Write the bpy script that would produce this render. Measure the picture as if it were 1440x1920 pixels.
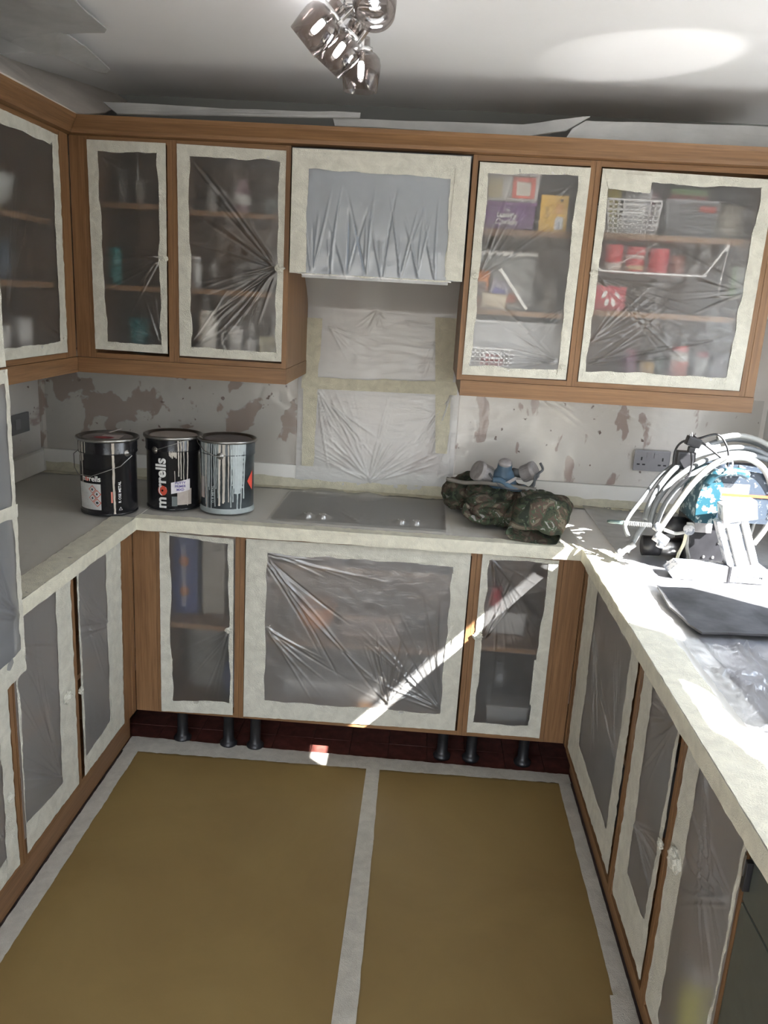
import bpy, bmesh, math, random
import numpy as np
from mathutils import Vector, Matrix, noise
S = bpy.context.scene
for o in list(bpy.data.objects): bpy.data.objects.remove(o, do_unlink=True)
COL = S.collection
PI = math.pi
rnd = random.Random(7)

# ---------------------------------------------------------------- camera
YAW, PITCH, ROLL, FPX = -0.0435127, -0.2557891, 0.0569011, 1510.935
fw = Vector((math.sin(YAW)*math.cos(PITCH), math.cos(YAW)*math.cos(PITCH), math.sin(PITCH)))
rt = Vector((math.cos(YAW), -math.sin(YAW), 0)); up = rt.cross(fw)
r2 = rt*math.cos(ROLL)+up*math.sin(ROLL); u2 = -rt*math.sin(ROLL)+up*math.cos(ROLL)
cd = bpy.data.cameras.new('camera'); cam = bpy.data.objects.new('camera', cd); COL.objects.link(cam)
M = Matrix((r2, u2, -fw)).transposed().to_4x4(); M.translation = Vector((1.01408, -2.71628, 1.70175)); cam.matrix_world = M
cd.sensor_fit = 'VERTICAL'; cd.sensor_height = 36; cd.lens = FPX/1920*36; cd.clip_start = .05
S.camera = cam

# ---------------------------------------------------------------- world, sun, exposure
w = bpy.data.worlds.new('sky'); S.world = w; w.use_nodes = True
wn = w.node_tree.nodes; wl = w.node_tree.links; wn.clear()
tc = wn.new('ShaderNodeTexCoord'); sep = wn.new('ShaderNodeSeparateXYZ'); rmp = wn.new('ShaderNodeValToRGB')
bg = wn.new('ShaderNodeBackground'); wo = wn.new('ShaderNodeOutputWorld')
wl.new(tc.outputs['Generated'], sep.inputs[0]); wl.new(sep.outputs[2], rmp.inputs[0]); wl.new(rmp.outputs[0], bg.inputs[0]); wl.new(bg.outputs[0], wo.inputs[0])
rmp.color_ramp.elements[0].position = 0.0; rmp.color_ramp.elements[0].color = (.30, .29, .26, 1)
rmp.color_ramp.elements[1].position = .12; rmp.color_ramp.elements[1].color = (.86, .93, 1.0, 1)
e = rmp.color_ramp.elements.new(1.0); e.color = (.45, .62, .95, 1)
bg.inputs[1].default_value = 4.2
SUND = Vector((-1, .75, -1.06)).normalized()
sl = bpy.data.lights.new('sun', 'SUN'); sl.energy = 30; sl.angle = math.radians(.53); sl.color = (1, .975, .945)
sun = bpy.data.objects.new('sun', sl); COL.objects.link(sun); sun.rotation_euler = SUND.to_track_quat('-Z', 'Y').to_euler(); sun.location = (6, -4, 6)
def portal(name, loc, rot, sx, sy):
    l = bpy.data.lights.new(name, 'AREA'); l.shape = 'RECTANGLE'; l.size = sx; l.size_y = sy; l.cycles.is_portal = True
    o = bpy.data.objects.new(name, l); o.location = loc; o.rotation_euler = rot; COL.objects.link(o)
portal('portal_window', (2.50, -1.2, 1.5), (0, PI/2, 0), 1.2, 2.2)
portal('portal_fill_door', (.95, -4.62, 1.05), (PI/2, 0, 0), 2.1, 2.1)
gl_ = bpy.data.lights.new('glint_stand_in_spot', 'SPOT'); gl_.energy = 40; gl_.spot_size = math.radians(12); gl_.spot_blend = .12; gl_.shadow_soft_size = .02; gl_.color = (1, .97, .93)  # added spot lamp standing in for sun reflected up onto the ceiling
go = bpy.data.objects.new('glint_stand_in_spot', gl_); COL.objects.link(go); go.location = (2.75, -1.05, .75); go.rotation_euler = (Vector((1.56, -.13, 2.416))-go.location).to_track_quat('-Z', 'Y').to_euler()
vs = S.view_settings; S.display_settings.display_device = 'sRGB'
vs.view_transform = 'Standard'; vs.look = 'None'; vs.gamma = 1; vs.use_curve_mapping = False; vs.exposure = 1.25

# ---------------------------------------------------------------- materials
def newmat(name):
    m = bpy.data.materials.new(name); m.use_nodes = True; n = m.node_tree.nodes; n.clear()
    return m, n, m.node_tree.links
def mapping(n, l, scale, coord='Object'):
    t = n.new('ShaderNodeTexCoord'); mp = n.new('ShaderNodeMapping'); mp.inputs['Scale'].default_value = scale
    l.new(t.outputs[coord], mp.inputs[0]); return mp.outputs[0]
def noise_n(n, l, vec, scale, detail=4, rough=.55, dist=0):
    t = n.new('ShaderNodeTexNoise'); t.inputs['Scale'].default_value = scale; t.inputs['Detail'].default_value = detail
    t.inputs['Roughness'].default_value = rough; t.inputs['Distortion'].default_value = dist; l.new(vec, t.inputs['Vector']); return t.outputs[0]
def ramp(n, l, fac, stops, interp='LINEAR'):
    r = n.new('ShaderNodeValToRGB'); cr = r.color_ramp; cr.interpolation = interp
    while len(cr.elements) < len(stops): cr.elements.new(.5)
    for e_, (p, c) in zip(cr.elements, stops): e_.position = p; e_.color = (*c, 1) if len(c) == 3 else c
    l.new(fac, r.inputs[0]); return r.outputs[0]
def bump(n, l, h, strength, dist=.001):
    b = n.new('ShaderNodeBump'); b.inputs['Strength'].default_value = strength; b.inputs['Distance'].default_value = dist; l.new(h, b.inputs['Height']); return b.outputs[0]
def mixc(n, l, fac, a, b):
    m = n.new('ShaderNodeMix'); m.data_type = 'RGBA'
    if isinstance(fac, (int, float)): m.inputs[0].default_value = fac
    else: l.new(fac, m.inputs[0])
    for i, c in ((6, a), (7, b)):
        if isinstance(c, tuple): m.inputs[i].default_value = (*c, 1)
        else: l.new(c, m.inputs[i])
    return m.outputs[2]
def pbsdf(n, l, col=None, rough=.6, metal=0, normal=None, **kw):
    b = n.new('ShaderNodeBsdfPrincipled'); o = n.new('ShaderNodeOutputMaterial'); l.new(b.outputs[0], o.inputs[0])
    if isinstance(col, tuple): b.inputs['Base Color'].default_value = (*col, 1)
    elif col is not None: l.new(col, b.inputs['Base Color'])
    if isinstance(rough, (int, float)): b.inputs['Roughness'].default_value = rough
    else: l.new(rough, b.inputs['Roughness'])
    b.inputs['Metallic'].default_value = metal
    if normal is not None: l.new(normal, b.inputs['Normal'])
    for k, v in kw.items(): b.inputs[k.replace('_', ' ')].default_value = v
    return b
MC = {}
def flat(name, col, rough=.55, metal=0, var=.12, sc=30, **kw):
    if name in MC: return MC[name]
    m, n, l = newmat(name); v = mapping(n, l, (1, 1, 1)); f = noise_n(n, l, v, sc, 5)
    a = tuple(max(0, c*(1-var)) for c in col); b = tuple(min(1, c*(1+var)) for c in col)
    pbsdf(n, l, ramp(n, l, f, [(.3, a), (.7, b)]), rough, metal, bump(n, l, f, .15), **kw); MC[name] = m; return m
def oak(name, axis):
    m, n, l = newmat(name); s = [38, 38, 38]; s[axis] = 1.6
    v = mapping(n, l, tuple(s)); f = noise_n(n, l, v, 1.6, 7, .62, .35)
    s2 = [170, 170, 170]; s2[axis] = 5; v2 = mapping(n, l, tuple(s2)); g = noise_n(n, l, v2, 1.5, 3, .6)
    c = ramp(n, l, f, [(.28, (.140, .072, .032)), (.5, (.205, .108, .048)), (.72, (.265, .147, .068))])
    c2 = mixc(n, l, .25, c, ramp(n, l, g, [(.35, (.085, .042, .019)), (.6, (.27, .152, .075))]))
    pbsdf(n, l, c2, .42, 0, bump(n, l, g, .12), Specular_IOR_Level=.35); return m
OX, OY, OZ = oak('oak_grain_along_x', 0), oak('oak_grain_along_y', 1), oak('oak_grain_upright', 2)
def tape_mat(name, col, trans=.07):
    m, n, l = newmat(name); v = mapping(n, l, (1, 1, 1)); f = noise_n(n, l, v, 26, 5, .6, .6); g = noise_n(n, l, v, 320, 2)
    c = ramp(n, l, f, [(.3, tuple(x*.78 for x in col)), (.7, col)])
    ad = n.new('ShaderNodeMath'); ad.operation = 'ADD'; l.new(f, ad.inputs[0]); l.new(g, ad.inputs[1])
    nm = bump(n, l, ad.outputs[0], .8, .003)
    d = n.new('ShaderNodeBsdfPrincipled'); l.new(c, d.inputs['Base Color']); d.inputs['Roughness'].default_value = .6; l.new(nm, d.inputs['Normal'])
    t = n.new('ShaderNodeBsdfTranslucent'); l.new(c, t.inputs[0])
    mx = n.new('ShaderNodeMixShader'); mx.inputs[0].default_value = trans; l.new(d.outputs[0], mx.inputs[1]); l.new(t.outputs[0], mx.inputs[2])
    o = n.new('ShaderNodeOutputMaterial'); l.new(mx.outputs[0], o.inputs[0]); return m
TAPE = tape_mat('cream_crepe_tape', (.66, .65, .565)); TAPEY = tape_mat('yellow_masking_tape', (.68, .645, .50)); TAPEG = tape_mat('grey_white_floor_tape', (.60, .575, .51), .1)
TAPEC = tape_mat('cream_edge_tape', (.80, .775, .64), .1)
def film_mat(name, clear=.07, blur=.72, milk=.085, gloss=.085, tint=(.93, .93, .92), grough=.16, bs=.4, sc=(9, 9, 26), rrough=.42, milkc=(.80, .80, .79)):
    m, n, l = newmat(name); v = mapping(n, l, sc); f = noise_n(n, l, v, 1.4, 6, .65, 1.2); nm = bump(n, l, f, bs, .004)
    tr = n.new('ShaderNodeBsdfTransparent'); tr.inputs[0].default_value = (*tint, 1)
    rf = n.new('ShaderNodeBsdfRefraction'); rf.inputs['Color'].default_value = (*tint, 1); rf.inputs['Roughness'].default_value = rrough; rf.inputs['IOR'].default_value = 1.12
    df = n.new('ShaderNodeBsdfDiffuse'); df.inputs[0].default_value = (*milkc, 1); tl = n.new('ShaderNodeBsdfTranslucent'); tl.inputs[0].default_value = (*milkc, 1)
    gl = n.new('ShaderNodeBsdfGlossy'); gl.inputs['Roughness'].default_value = grough
    for s_ in (df, gl): l.new(nm, s_.inputs['Normal'])
    def mx(f_, a, b):
        x = n.new('ShaderNodeMixShader'); x.inputs[0].default_value = f_; l.new(a, x.inputs[1]); l.new(b, x.inputs[2]); return x.outputs[0]
    see = mx(blur/(blur+clear), tr.outputs[0], rf.outputs[0]); mk = mx(.4, df.outputs[0], tl.outputs[0])
    a = mx(milk/(milk+blur+clear), see, mk); a = mx(gloss, a, gl.outputs[0])
    o = n.new('ShaderNodeOutputMaterial'); l.new(a, o.inputs[0]); return m
FILM = film_mat('clear_dust_film'); FILML = film_mat('cloudy_dust_film', .28, .22, .42, .10)
FILMW = film_mat('milky_dust_film', .22, .12, .60, .08, bs=.6)
FILMT = film_mat('worktop_dust_film', .5, .1, .26, .10, milkc=(.80, .775, .72), bs=.35, sc=(5, 18, 9), grough=.22)
CEIL = flat('ceiling_paint', (.86, .865, .87), .35, var=.015, sc=3)
WALLM = flat('wall_paint_grey', (.30, .31, .30), .7, var=.03, sc=4)
WHITE = flat('white_plastic', (.80, .80, .78), .35, var=.03)
BLACK = flat('black_plastic', (.012, .012, .014), .4, var=.3)
STEEL = flat('brushed_steel', (.55, .55, .55), .3, 1, var=.08)
def plaster(name, pale, bare, lo, hi, sc):
    m, n, l = newmat(name); v = mapping(n, l, sc); f = noise_n(n, l, v, 1, 5, .5, .3); v2 = mapping(n, l, (1, 1, 1)); g = noise_n(n, l, v2, 6, 6, .6); h = noise_n(n, l, v2, 26, 2, .5)
    base = mixc(n, l, g, tuple(c*.86 for c in pale), pale)
    c = mixc(n, l, ramp(n, l, f, [(lo, (0, 0, 0)), (hi, (1, 1, 1))]), base, mixc(n, l, g, tuple(c_*.8 for c_ in bare), bare))
    c = mixc(n, l, ramp(n, l, h, [(.70, (0, 0, 0)), (.73, (1, 1, 1))]), c, (.16, .10, .08))
    pbsdf(n, l, c, .75, 0, bump(n, l, f, .3, .003)); return m
PLA = plaster('skimmed_plaster_patchy', (.60, .57, .52), (.37, .285, .235), .53, .548, (5.6, 1, 5.6))
PLB = plaster('skimmed_plaster_streaked', (.78, .745, .70), (.46, .35, .31), .595, .615, (9, 1, 4.2))

# ---------------------------------------------------------------- mesh helpers
def link(name, me, m=None, parent=None, smooth=False):
    o = bpy.data.objects.new(name, me); COL.objects.link(o)
    if m is not None and not me.materials: me.materials.append(m)
    if parent is not None: o.parent = parent
    if smooth:
        me.polygons.foreach_set('use_smooth', [True]*len(me.polygons)); me.update()
    return o
def obj(name, bm, m, parent=None, smooth=False):
    me = bpy.data.meshes.new(name); bm.normal_update(); bm.to_mesh(me); bm.free(); return link(name, me, m, parent, smooth)
def tag(o, label, cat, group=None, kind=None):
    if label: o['label'] = label
    if cat: o['category'] = cat
    if group: o['group'] = group
    if kind: o['kind'] = kind
    return o
def thing(name, label, cat, loc=(0, 0, 0), rz=0, group=None):
    o = bpy.data.objects.new(name, None); COL.objects.link(o); o.location = loc; o.rotation_euler = (0, 0, rz); o.empty_display_size = .05
    return tag(o, label, cat, group)
def struct(o): o['kind'] = 'structure'; return o
def bx(bm, x0, y0, z0, x1, y1, z1, bev=0, mat=None):
    vs_ = [bm.verts.new(p) for p in ((x0, y0, z0), (x1, y0, z0), (x1, y1, z0), (x0, y1, z0), (x0, y0, z1), (x1, y0, z1), (x1, y1, z1), (x0, y1, z1))]
    fs = [bm.faces.new([vs_[i] for i in q]) for q in ((3, 2, 1, 0), (4, 5, 6, 7), (0, 1, 5, 4), (1, 2, 6, 5), (2, 3, 7, 6), (3, 0, 4, 7))]
    if mat is not None:
        for v in vs_: v.co = mat @ v.co
    if bev:
        es = list({e_ for f in fs for e_ in f.edges}); bmesh.ops.bevel(bm, geom=es, offset=bev, segments=2, affect='EDGES', profile=.7)
def box(name, x0, y0, z0, x1, y1, z1, m, parent=None, bev=.001):
    bm = bmesh.new(); bx(bm, x0, y0, z0, x1, y1, z1, bev); return obj(name, bm, m, parent)
def lathe(bm, prof, seg=32, c=(0, 0, 0), mat=None, a0=0, a1=2*PI):
    full = abs(a1-a0-2*PI) < 1e-6; rings = []
    ns = seg if full else seg+1
    for r_, z_ in prof:
        rings.append([bm.verts.new((c[0]+r_*math.cos(a0+(a1-a0)*k/seg), c[1]+r_*math.sin(a0+(a1-a0)*k/seg), c[2]+z_)) for k in range(ns)])
    for a, b in zip(rings, rings[1:]):
        for k in range(seg):
            j = (k+1) % ns
            try: bm.faces.new((a[k], a[j], b[j], b[k]))
            except ValueError: pass
    if mat is not None:
        for r_ in rings:
            for v in r_: v.co = mat @ v.co
    bmesh.ops.remove_doubles(bm, verts=[v for r_ in rings for v in r_], dist=1e-5)
def lobj(name, prof, m, parent=None, seg=32, c=(0, 0, 0), mat=None):
    bm = bmesh.new(); lathe(bm, prof, seg, c, mat); bmesh.ops.recalc_face_normals(bm, faces=bm.faces); o = obj(name, bm, m, parent, True)
    return o
def tube(bm, pts, r_, seg=8, closed=False, cap=True):
    pts = [Vector(p) for p in pts]; n_ = len(pts); rings = []; prev = None
    for i, p in enumerate(pts):
        a = pts[i-1] if (i > 0 or closed) else p; b = pts[(i+1) % n_] if (i < n_-1 or closed) else p
        t = (b-a).normalized()
        if prev is None: nn = t.orthogonal().normalized()
        else: nn = (prev-t*prev.dot(t)).normalized()
        prev = nn; bb = t.cross(nn); rr = r_[i] if isinstance(r_, (list, tuple)) else r_
        rings.append([bm.verts.new(p+(nn*math.cos(2*PI*k/seg)+bb*math.sin(2*PI*k/seg))*rr) for k in range(seg)])
    rng = range(n_) if closed else range(n_-1)
    for i in rng:
        a, b = rings[i], rings[(i+1) % n_]
        for k in range(seg): bm.faces.new((a[k], a[(k+1) % seg], b[(k+1) % seg], b[k]))
    if cap and not closed: bm.faces.new(rings[0][::-1]); bm.faces.new(rings[-1])
def smoothpts(pts, n_=8, closed=False):
    P = [Vector(p) for p in pts]; out = []; N = len(P); rng = range(N if closed else N-1)
    g = (lambda i: P[i % N]) if closed else (lambda i: P[max(0, min(N-1, i))])
    for i in rng:
        p0, p1, p2, p3 = g(i-1), g(i), g(i+1), g(i+2)
        for k in range(n_):
            t = k/n_; out.append(.5*((2*p1)+(p2-p0)*t+(2*p0-5*p1+4*p2-p3)*t*t+(3*p1-p0-3*p2+p3)*t**3))
    if not closed: out.append(P[-1])
    return out
def tobj(name, pts, r_, m, parent=None, seg=8, n_=8, closed=False, sm=True):
    bm = bmesh.new(); tube(bm, smoothpts(pts, n_, closed) if sm else pts, r_, seg, closed); return obj(name, bm, m, parent, True)
def prism(bm, poly, axis, a, b):
    # poly of 2D points in the plane normal to axis
    def p3(q, t): return {0: (t, q[0], q[1]), 1: (q[0], t, q[1]), 2: (q[0], q[1], t)}[axis]
    A = [bm.verts.new(p3(q, a)) for q in poly]; B = [bm.verts.new(p3(q, b)) for q in poly]; n_ = len(poly)
    bm.faces.new(A[::-1]); bm.faces.new(B)
    for i in range(n_): bm.faces.new((A[i], A[(i+1) % n_], B[(i+1) % n_], B[i]))
    bmesh.ops.recalc_face_normals(bm, faces=bm.faces)
def grid_mesh(name, X, Y, Z, m, parent=None, thick=0, smooth=True):
    ny, nx = X.shape; co = np.stack([X, Y, Z], -1).reshape(-1, 3)
    i = np.arange(ny*nx).reshape(ny, nx); f = np.stack([i[:-1, :-1], i[:-1, 1:], i[1:, 1:], i[1:, :-1]], -1).reshape(-1, 4)
    me = bpy.data.meshes.new(name); me.vertices.add(len(co)); me.vertices.foreach_set('co', co.ravel())
    me.loops.add(f.size); me.loops.foreach_set('vertex_index', f.ravel()); me.polygons.add(len(f)); me.polygons.foreach_set('loop_start', np.arange(0, f.size, 4))
    me.update(calc_edges=True); me.validate(); o = link(name, me, m, parent, smooth)
    if thick:
        s_ = o.modifiers.new('thickness', 'SOLIDIFY'); s_.thickness = thick; s_.offset = 0
    return o
def vnoise(x, seed, amp=1.0):      # smooth 1-D noise, numpy
    rs = np.random.RandomState(seed); t = rs.uniform(-1, 1, 4096); i = np.floor(x).astype(int) % 4000; f = x-np.floor(x); f = f*f*(3-2*f)
    return amp*(t[i]*(1-f)+t[i+1]*f)
def noise2(x, y, seed):
    rs = np.random.RandomState(seed); T = rs.uniform(-1, 1, (128, 128)); xi = np.floor(x).astype(int); yi = np.floor(y).astype(int); fx = x-xi; fy = y-yi
    fx = fx*fx*(3-2*fx); fy = fy*fy*(3-2*fy); xi %= 127; yi %= 127
    return (T[yi, xi]*(1-fx)+T[yi, xi+1]*fx)*(1-fy)+(T[yi+1, xi]*(1-fx)+T[yi+1, xi+1]*fx)*fy
def creases(U, V, anchors, seed, amp=.0035, base=.0012):
    rs = np.random.RandomState(seed); H = base*(noise2(U*14, V*14, seed)+.5*noise2(U*37, V*37, seed+1))
    for (au, av, a0, a1, cnt, L, k) in anchors:
        for _ in range(cnt):
            th = rs.uniform(a0, a1); ln = L*rs.uniform(.35, 1); wd = rs.uniform(.0016, .0038); am = .85*amp*k*rs.uniform(.4, 1)*rs.choice([1, 1, -1])
            du = U-au-rs.uniform(-.006, .006); dv = V-av-rs.uniform(-.012, .012); s_ = du*math.cos(th)+dv*math.sin(th); d = -du*math.sin(th)+dv*math.cos(th)
            d = d+rs.uniform(-.25, .25)*s_*s_
            e_ = np.clip(s_/.02, 0, 1)*np.clip((ln-s_)/(ln*.6), 0, 1); H = H+am*e_*np.exp(-(d/wd)**2)
    return H
TH = .0006
def tape_strip(parent, a, b, ia, ib, seed, off=.0, m=None, name='tape_strip', wob=.004, n_=None, label=None, plane='xz', sgn=-1):
    # outer edge a->b, inner edge ia->ib in the (x,z) plane of the parent, at local y = sgn*off ; inner edge wanders
    L = math.dist(a, b); n_ = n_ or max(8, int(L/.012)); k = 5
    t = np.linspace(0, 1, n_+1)[:, None]; s_ = np.linspace(0, 1, k+1)[None, :]
    w1 = vnoise(t*L/.06+seed*3.1, seed)*wob+vnoise(t*L/.013+5, seed+9)*wob*.3
    A0, A1 = np.array(a), np.array(b); I0, I1 = np.array(ia), np.array(ib)
    out = A0+(A1-A0)*t; inn = I0+(I1-I0)*t
    dirn = (inn-out); ln = np.linalg.norm(dirn, axis=1, keepdims=True)+1e-9; inn = inn+dirn/ln*w1
    x = out[:, :1]*(1-s_)+inn[:, :1]*s_; z = out[:, 1:]*(1-s_)+inn[:, 1:]*s_
    h = .0014*noise2(x*55+seed, z*55, seed)+.0010*noise2(x*140, z*140+seed, seed+3)+.0012
    d = sgn*(off+h)
    o = grid_mesh(name, x, d, z, m or TAPE, parent) if plane == 'xz' else (grid_mesh(name, x, z, -d, m or TAPE, parent) if plane == 'xy' else grid_mesh(name, d, x, z, m or TAPE, parent))
    if label: o['label'] = label
    return o
def masked_film(name, label, loc, rz, outer, inner, seed, anchors, mat=None, res=.0033, amp=.0035, knob=None, cat='plastic sheet', group=None, m_tape=None, doubles=(), bulge=0, tabs=()):
    """outer/inner: corner lists TL,TR,BR,BL in local x,z. Origin at loc, front = local -y."""
    t = thing(name, label, cat, loc, rz, group)
    xs = [p[0] for p in inner]; zs = [p[1] for p in inner]; x0, x1, z0, z1 = min(xs)-.012, max(xs)+.012, min(zs)-.012, max(zs)+.012
    nx = int((x1-x0)/res)+1; nz = int((z1-z0)/res)+1
    U, V = np.meshgrid(np.linspace(x0, x1, nx), np.linspace(z0, z1, nz))
    H = creases(U, V, anchors, seed, amp)
    uu = (U-x0)/(x1-x0); vv = (V-z0)/(z1-z0); edge = np.clip(np.minimum(np.minimum(uu, 1-uu)*(x1-x0), np.minimum(vv, 1-vv)*(z1-z0))/.03, 0, 1)
    H = H*(.25+.75*edge)+bulge*np.sin(PI*uu)*np.sin(PI*vv)
    grid_mesh('film', U, -.0015-H, V, mat or FILM, t)
    (otl, otr, obr, obl), (itl, itr, ibr, ibl) = outer, inner; mt = m_tape
    tape_strip(t, otl, otr, (otl[0]+.002, itl[1]), (otr[0]-.002, itr[1]), seed, .0018, mt)
    tape_strip(t, obl, obr, (obl[0]+.002, ibl[1]), (obr[0]-.002, ibr[1]), seed+1, .0018, mt)
    tape_strip(t, obl, otl, (ibl[0], obl[1]+.002), (itl[0], otl[1]-.002), seed+2, .0028, mt)
    tape_strip(t, obr, otr, (ibr[0], obr[1]+.002), (itr[0], otr[1]-.002), seed+3, .0028, mt)
    for (q0, q1, q2, q3) in doubles: tape_strip(t, q0, q1, q2, q3, seed+17, .0045, mt)
    for (kx, kz, kr) in tabs:      # crumpled tab of tape over the hinge or catch
        bm = bmesh.new(); bmesh.ops.create_icosphere(bm, subdivisions=3, radius=1)
        for v in bm.verts:
            n1 = noise.noise(v.co*2.3+Vector((seed, kx*9, kz*7))); v.co = Vector((kx+v.co.x*kr*(1+.5*n1), -.006+v.co.y*kr*.45*(1+.4*n1), kz+v.co.z*kr*.8*(1+.6*noise.noise(v.co*3.7))))
        obj('tape_tab', bm, mt or TAPE, t, False)
    return t

# ---------------------------------------------------------------- dimensions
W, YW, YU, XUL, XR, XL, HC = 1.61, .6375, .1383, -.236, 2.40, -.63, 2.416
ZB, ZT = 1.4504, 2.1804

# ---------------------------------------------------------------- the room
def wall(name, x0, y0, z0, x1, y1, z1, m): return struct(box(name, x0, y0, z0, x1, y1, z1, m, None, 0))
YB = -4.6
FLOORM = flat('screed_dust_grey', (.10, .07, .065), .8, var=.3, sc=18)
fl = wall('floor', XL-.1, YB, -.06, XR+.1, YW+.1, -.012, FLOORM)
TILE = flat('dark_red_quarry_tile', (.11, .035, .028), .45, var=.45, sc=24)
tb = bmesh.new(); bx(tb, -.0745, -.0745, -.012, .0745, .0745, -.001, .0015); tm = bpy.data.meshes.new('quarry_tile'); tb.to_mesh(tm); tb.free(); tm.materials.append(TILE)
for i in range(12):
    for j in range(4):
        o = bpy.data.objects.new('quarry_tile', tm); COL.objects.link(o); o.parent = fl
        o.location = (-.02+.151*i, .085+.151*j, -.003+rnd.uniform(-.0008, .0008)); o.rotation_euler = (rnd.uniform(-.004, .004), rnd.uniform(-.004, .004), rnd.uniform(-.006, .006))
wall('ceiling', XL-.1, YB, HC, XR+.1, YW+.1, HC+.1, CEIL)
# back wall in two stretches (plaster above the worktop, paint above the wall units)
wb = wall('wall_back', XL-.1, YW, -.06, .72, YW+.1, 2.19, PLA); wb2 = wall('wall_back', .72, YW, -.06, XR+.1, YW+.1, 2.19, PLB); wall('wall_back', XL-.1, YW, 2.19, XR+.1, YW+.1, HC, WALLM)
wall('wall_left', XL-.1, YB, -.06, XL, YW, 1.45, PLB); wall('wall_left', XL-.1, YB, 1.45, XL, YW, HC, WALLM)
# window wall: opening y -2.25..-.15, z 1.02..2.12
WY0, WY1, WZ0, WZ1 = -2.25, -.15, 1.02, 2.12
WR = flat('wall_paint_white', (.74, .74, .72), .6, var=.03, sc=5)
wall('wall_right', XR, YB, -.06, XR+.12, WY0, HC, WR); wall('wall_right', XR, WY1, -.06, XR+.12, YW, HC, WR)
wall('wall_right', XR, WY0, -.06, XR+.12, WY1, WZ0, WR); wall('wall_right', XR, WY0, WZ1, XR+.12, WY1, HC, WR)
win = struct(thing('window_1', None, None, (XR+.06, 0, 0)))
for (a, b, c, d) in ((WY0, WY0+.05, WZ0, WZ1), (WY1-.05, WY1, WZ0, WZ1), (WY0+.05, WY1-.05, WZ0, WZ0+.03), (WY0+.05, WY1-.05, WZ1-.05, WZ1)): box('window_frame', -.03, a, c, .03, b, d, WHITE, win)
SX = XR+.05
def along(p):      # where the sunbeam that lands on p crosses the window plane
    t = (SX-p[0])/SUND.x; return (p[1]+SUND.y*t, p[2]+SUND.z*t)
strip = [(1.625,-1.014,0.910), (1.652,-1.038,0.910), (1.674,-1.085,0.910), (1.671,-1.138,0.910), (1.689,-1.202,0.910), (1.735,-1.243,0.910), (1.819,-1.285,0.910), (1.766,-1.399,0.910), (1.691,-1.354,0.910), (1.666,-1.326,0.910), (1.655,-1.271,0.910), (1.625,-1.241,0.910)]
holes = [[(-1.33, 1.695), (-.888, 1.695), (-.888, 1.05), (-.33, 1.05), (-.33, 1.885), (-1.33, 1.885)], [along(p) for p in strip]]  # openings in an added, unseen window sheet, cut to shape the sun patches
cu = bpy.data.curves.new('sun_shaping_outline', 'CURVE'); cu.dimensions = '2D'; cu.fill_mode = 'BOTH'; cu.extrude = .001
for poly in [[(WY0+.02, WZ0+.01), (WY1-.02, WZ0+.01), (WY1-.02, WZ1-.02), (WY0+.02, WZ1-.02)]]+holes:
    sp = cu.splines.new('POLY'); sp.points.add(len(poly)-1); sp.use_cyclic_u = True
    for pt, q in zip(sp.points, poly): pt.co = (q[0], q[1], 0, 1)
co = bpy.data.objects.new('tmp', cu); me = bpy.data.meshes.new_from_object(co); bpy.data.objects.remove(co)
me.transform(Matrix(((0, 0, 1, 0), (1, 0, 0, 0), (0, 1, 0, 0), (0, 0, 0, 1))))
mm, n, l = newmat('sun_shaping_paper');  # translucent, so the added sheet also glows as soft fill light
_v = mapping(n, l, (1, 1, 1)); _f = noise_n(n, l, _v, 14, 4); _c = ramp(n, l, _f, [(.3, (.66, .66, .66)), (.7, (.72, .72, .72))])
_d = n.new('ShaderNodeBsdfDiffuse'); _t = n.new('ShaderNodeBsdfTranslucent'); l.new(_c, _d.inputs[0]); l.new(_c, _t.inputs[0])
_m = n.new('ShaderNodeMixShader'); _m.inputs[0].default_value = .6; l.new(_d.outputs[0], _m.inputs[1]); l.new(_t.outputs[0], _m.inputs[2]); _o = n.new('ShaderNodeOutputMaterial'); l.new(_m.outputs[0], _o.inputs[0])
ws = link('sun_shaping_sheet', me, mm, win); ws.location = (SX-(XR+.06), 0, 0)
# unseen wall behind the camera; patio door opening added to admit fill daylight
wall('wall_front', XL-.1, YB-.1, -.06, -.1, YB, HC, WR); wall('wall_front', 2.0, YB-.1, -.06, XR+.1, YB, HC, WR); wall('wall_front', -.1, YB-.1, 2.1, 2.0, YB, HC, WR)
dr = struct(thing('door_1', None, None, (0, YB-.05, 0)))
for (a, b) in ((-.1, -.05), (.92, .98), (1.95, 2.0)): box('fill_door_frame', a, -.03, 0, b, .03, 2.1, WHITE, dr)
for (a, b) in ((-.05, .92), (.98, 1.95)):
    box('fill_door_frame', a, -.03, 0, b, .03, .06, WHITE, dr); box('fill_door_frame', a, -.03, 2.04, b, .03, 2.1, WHITE, dr)

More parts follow.
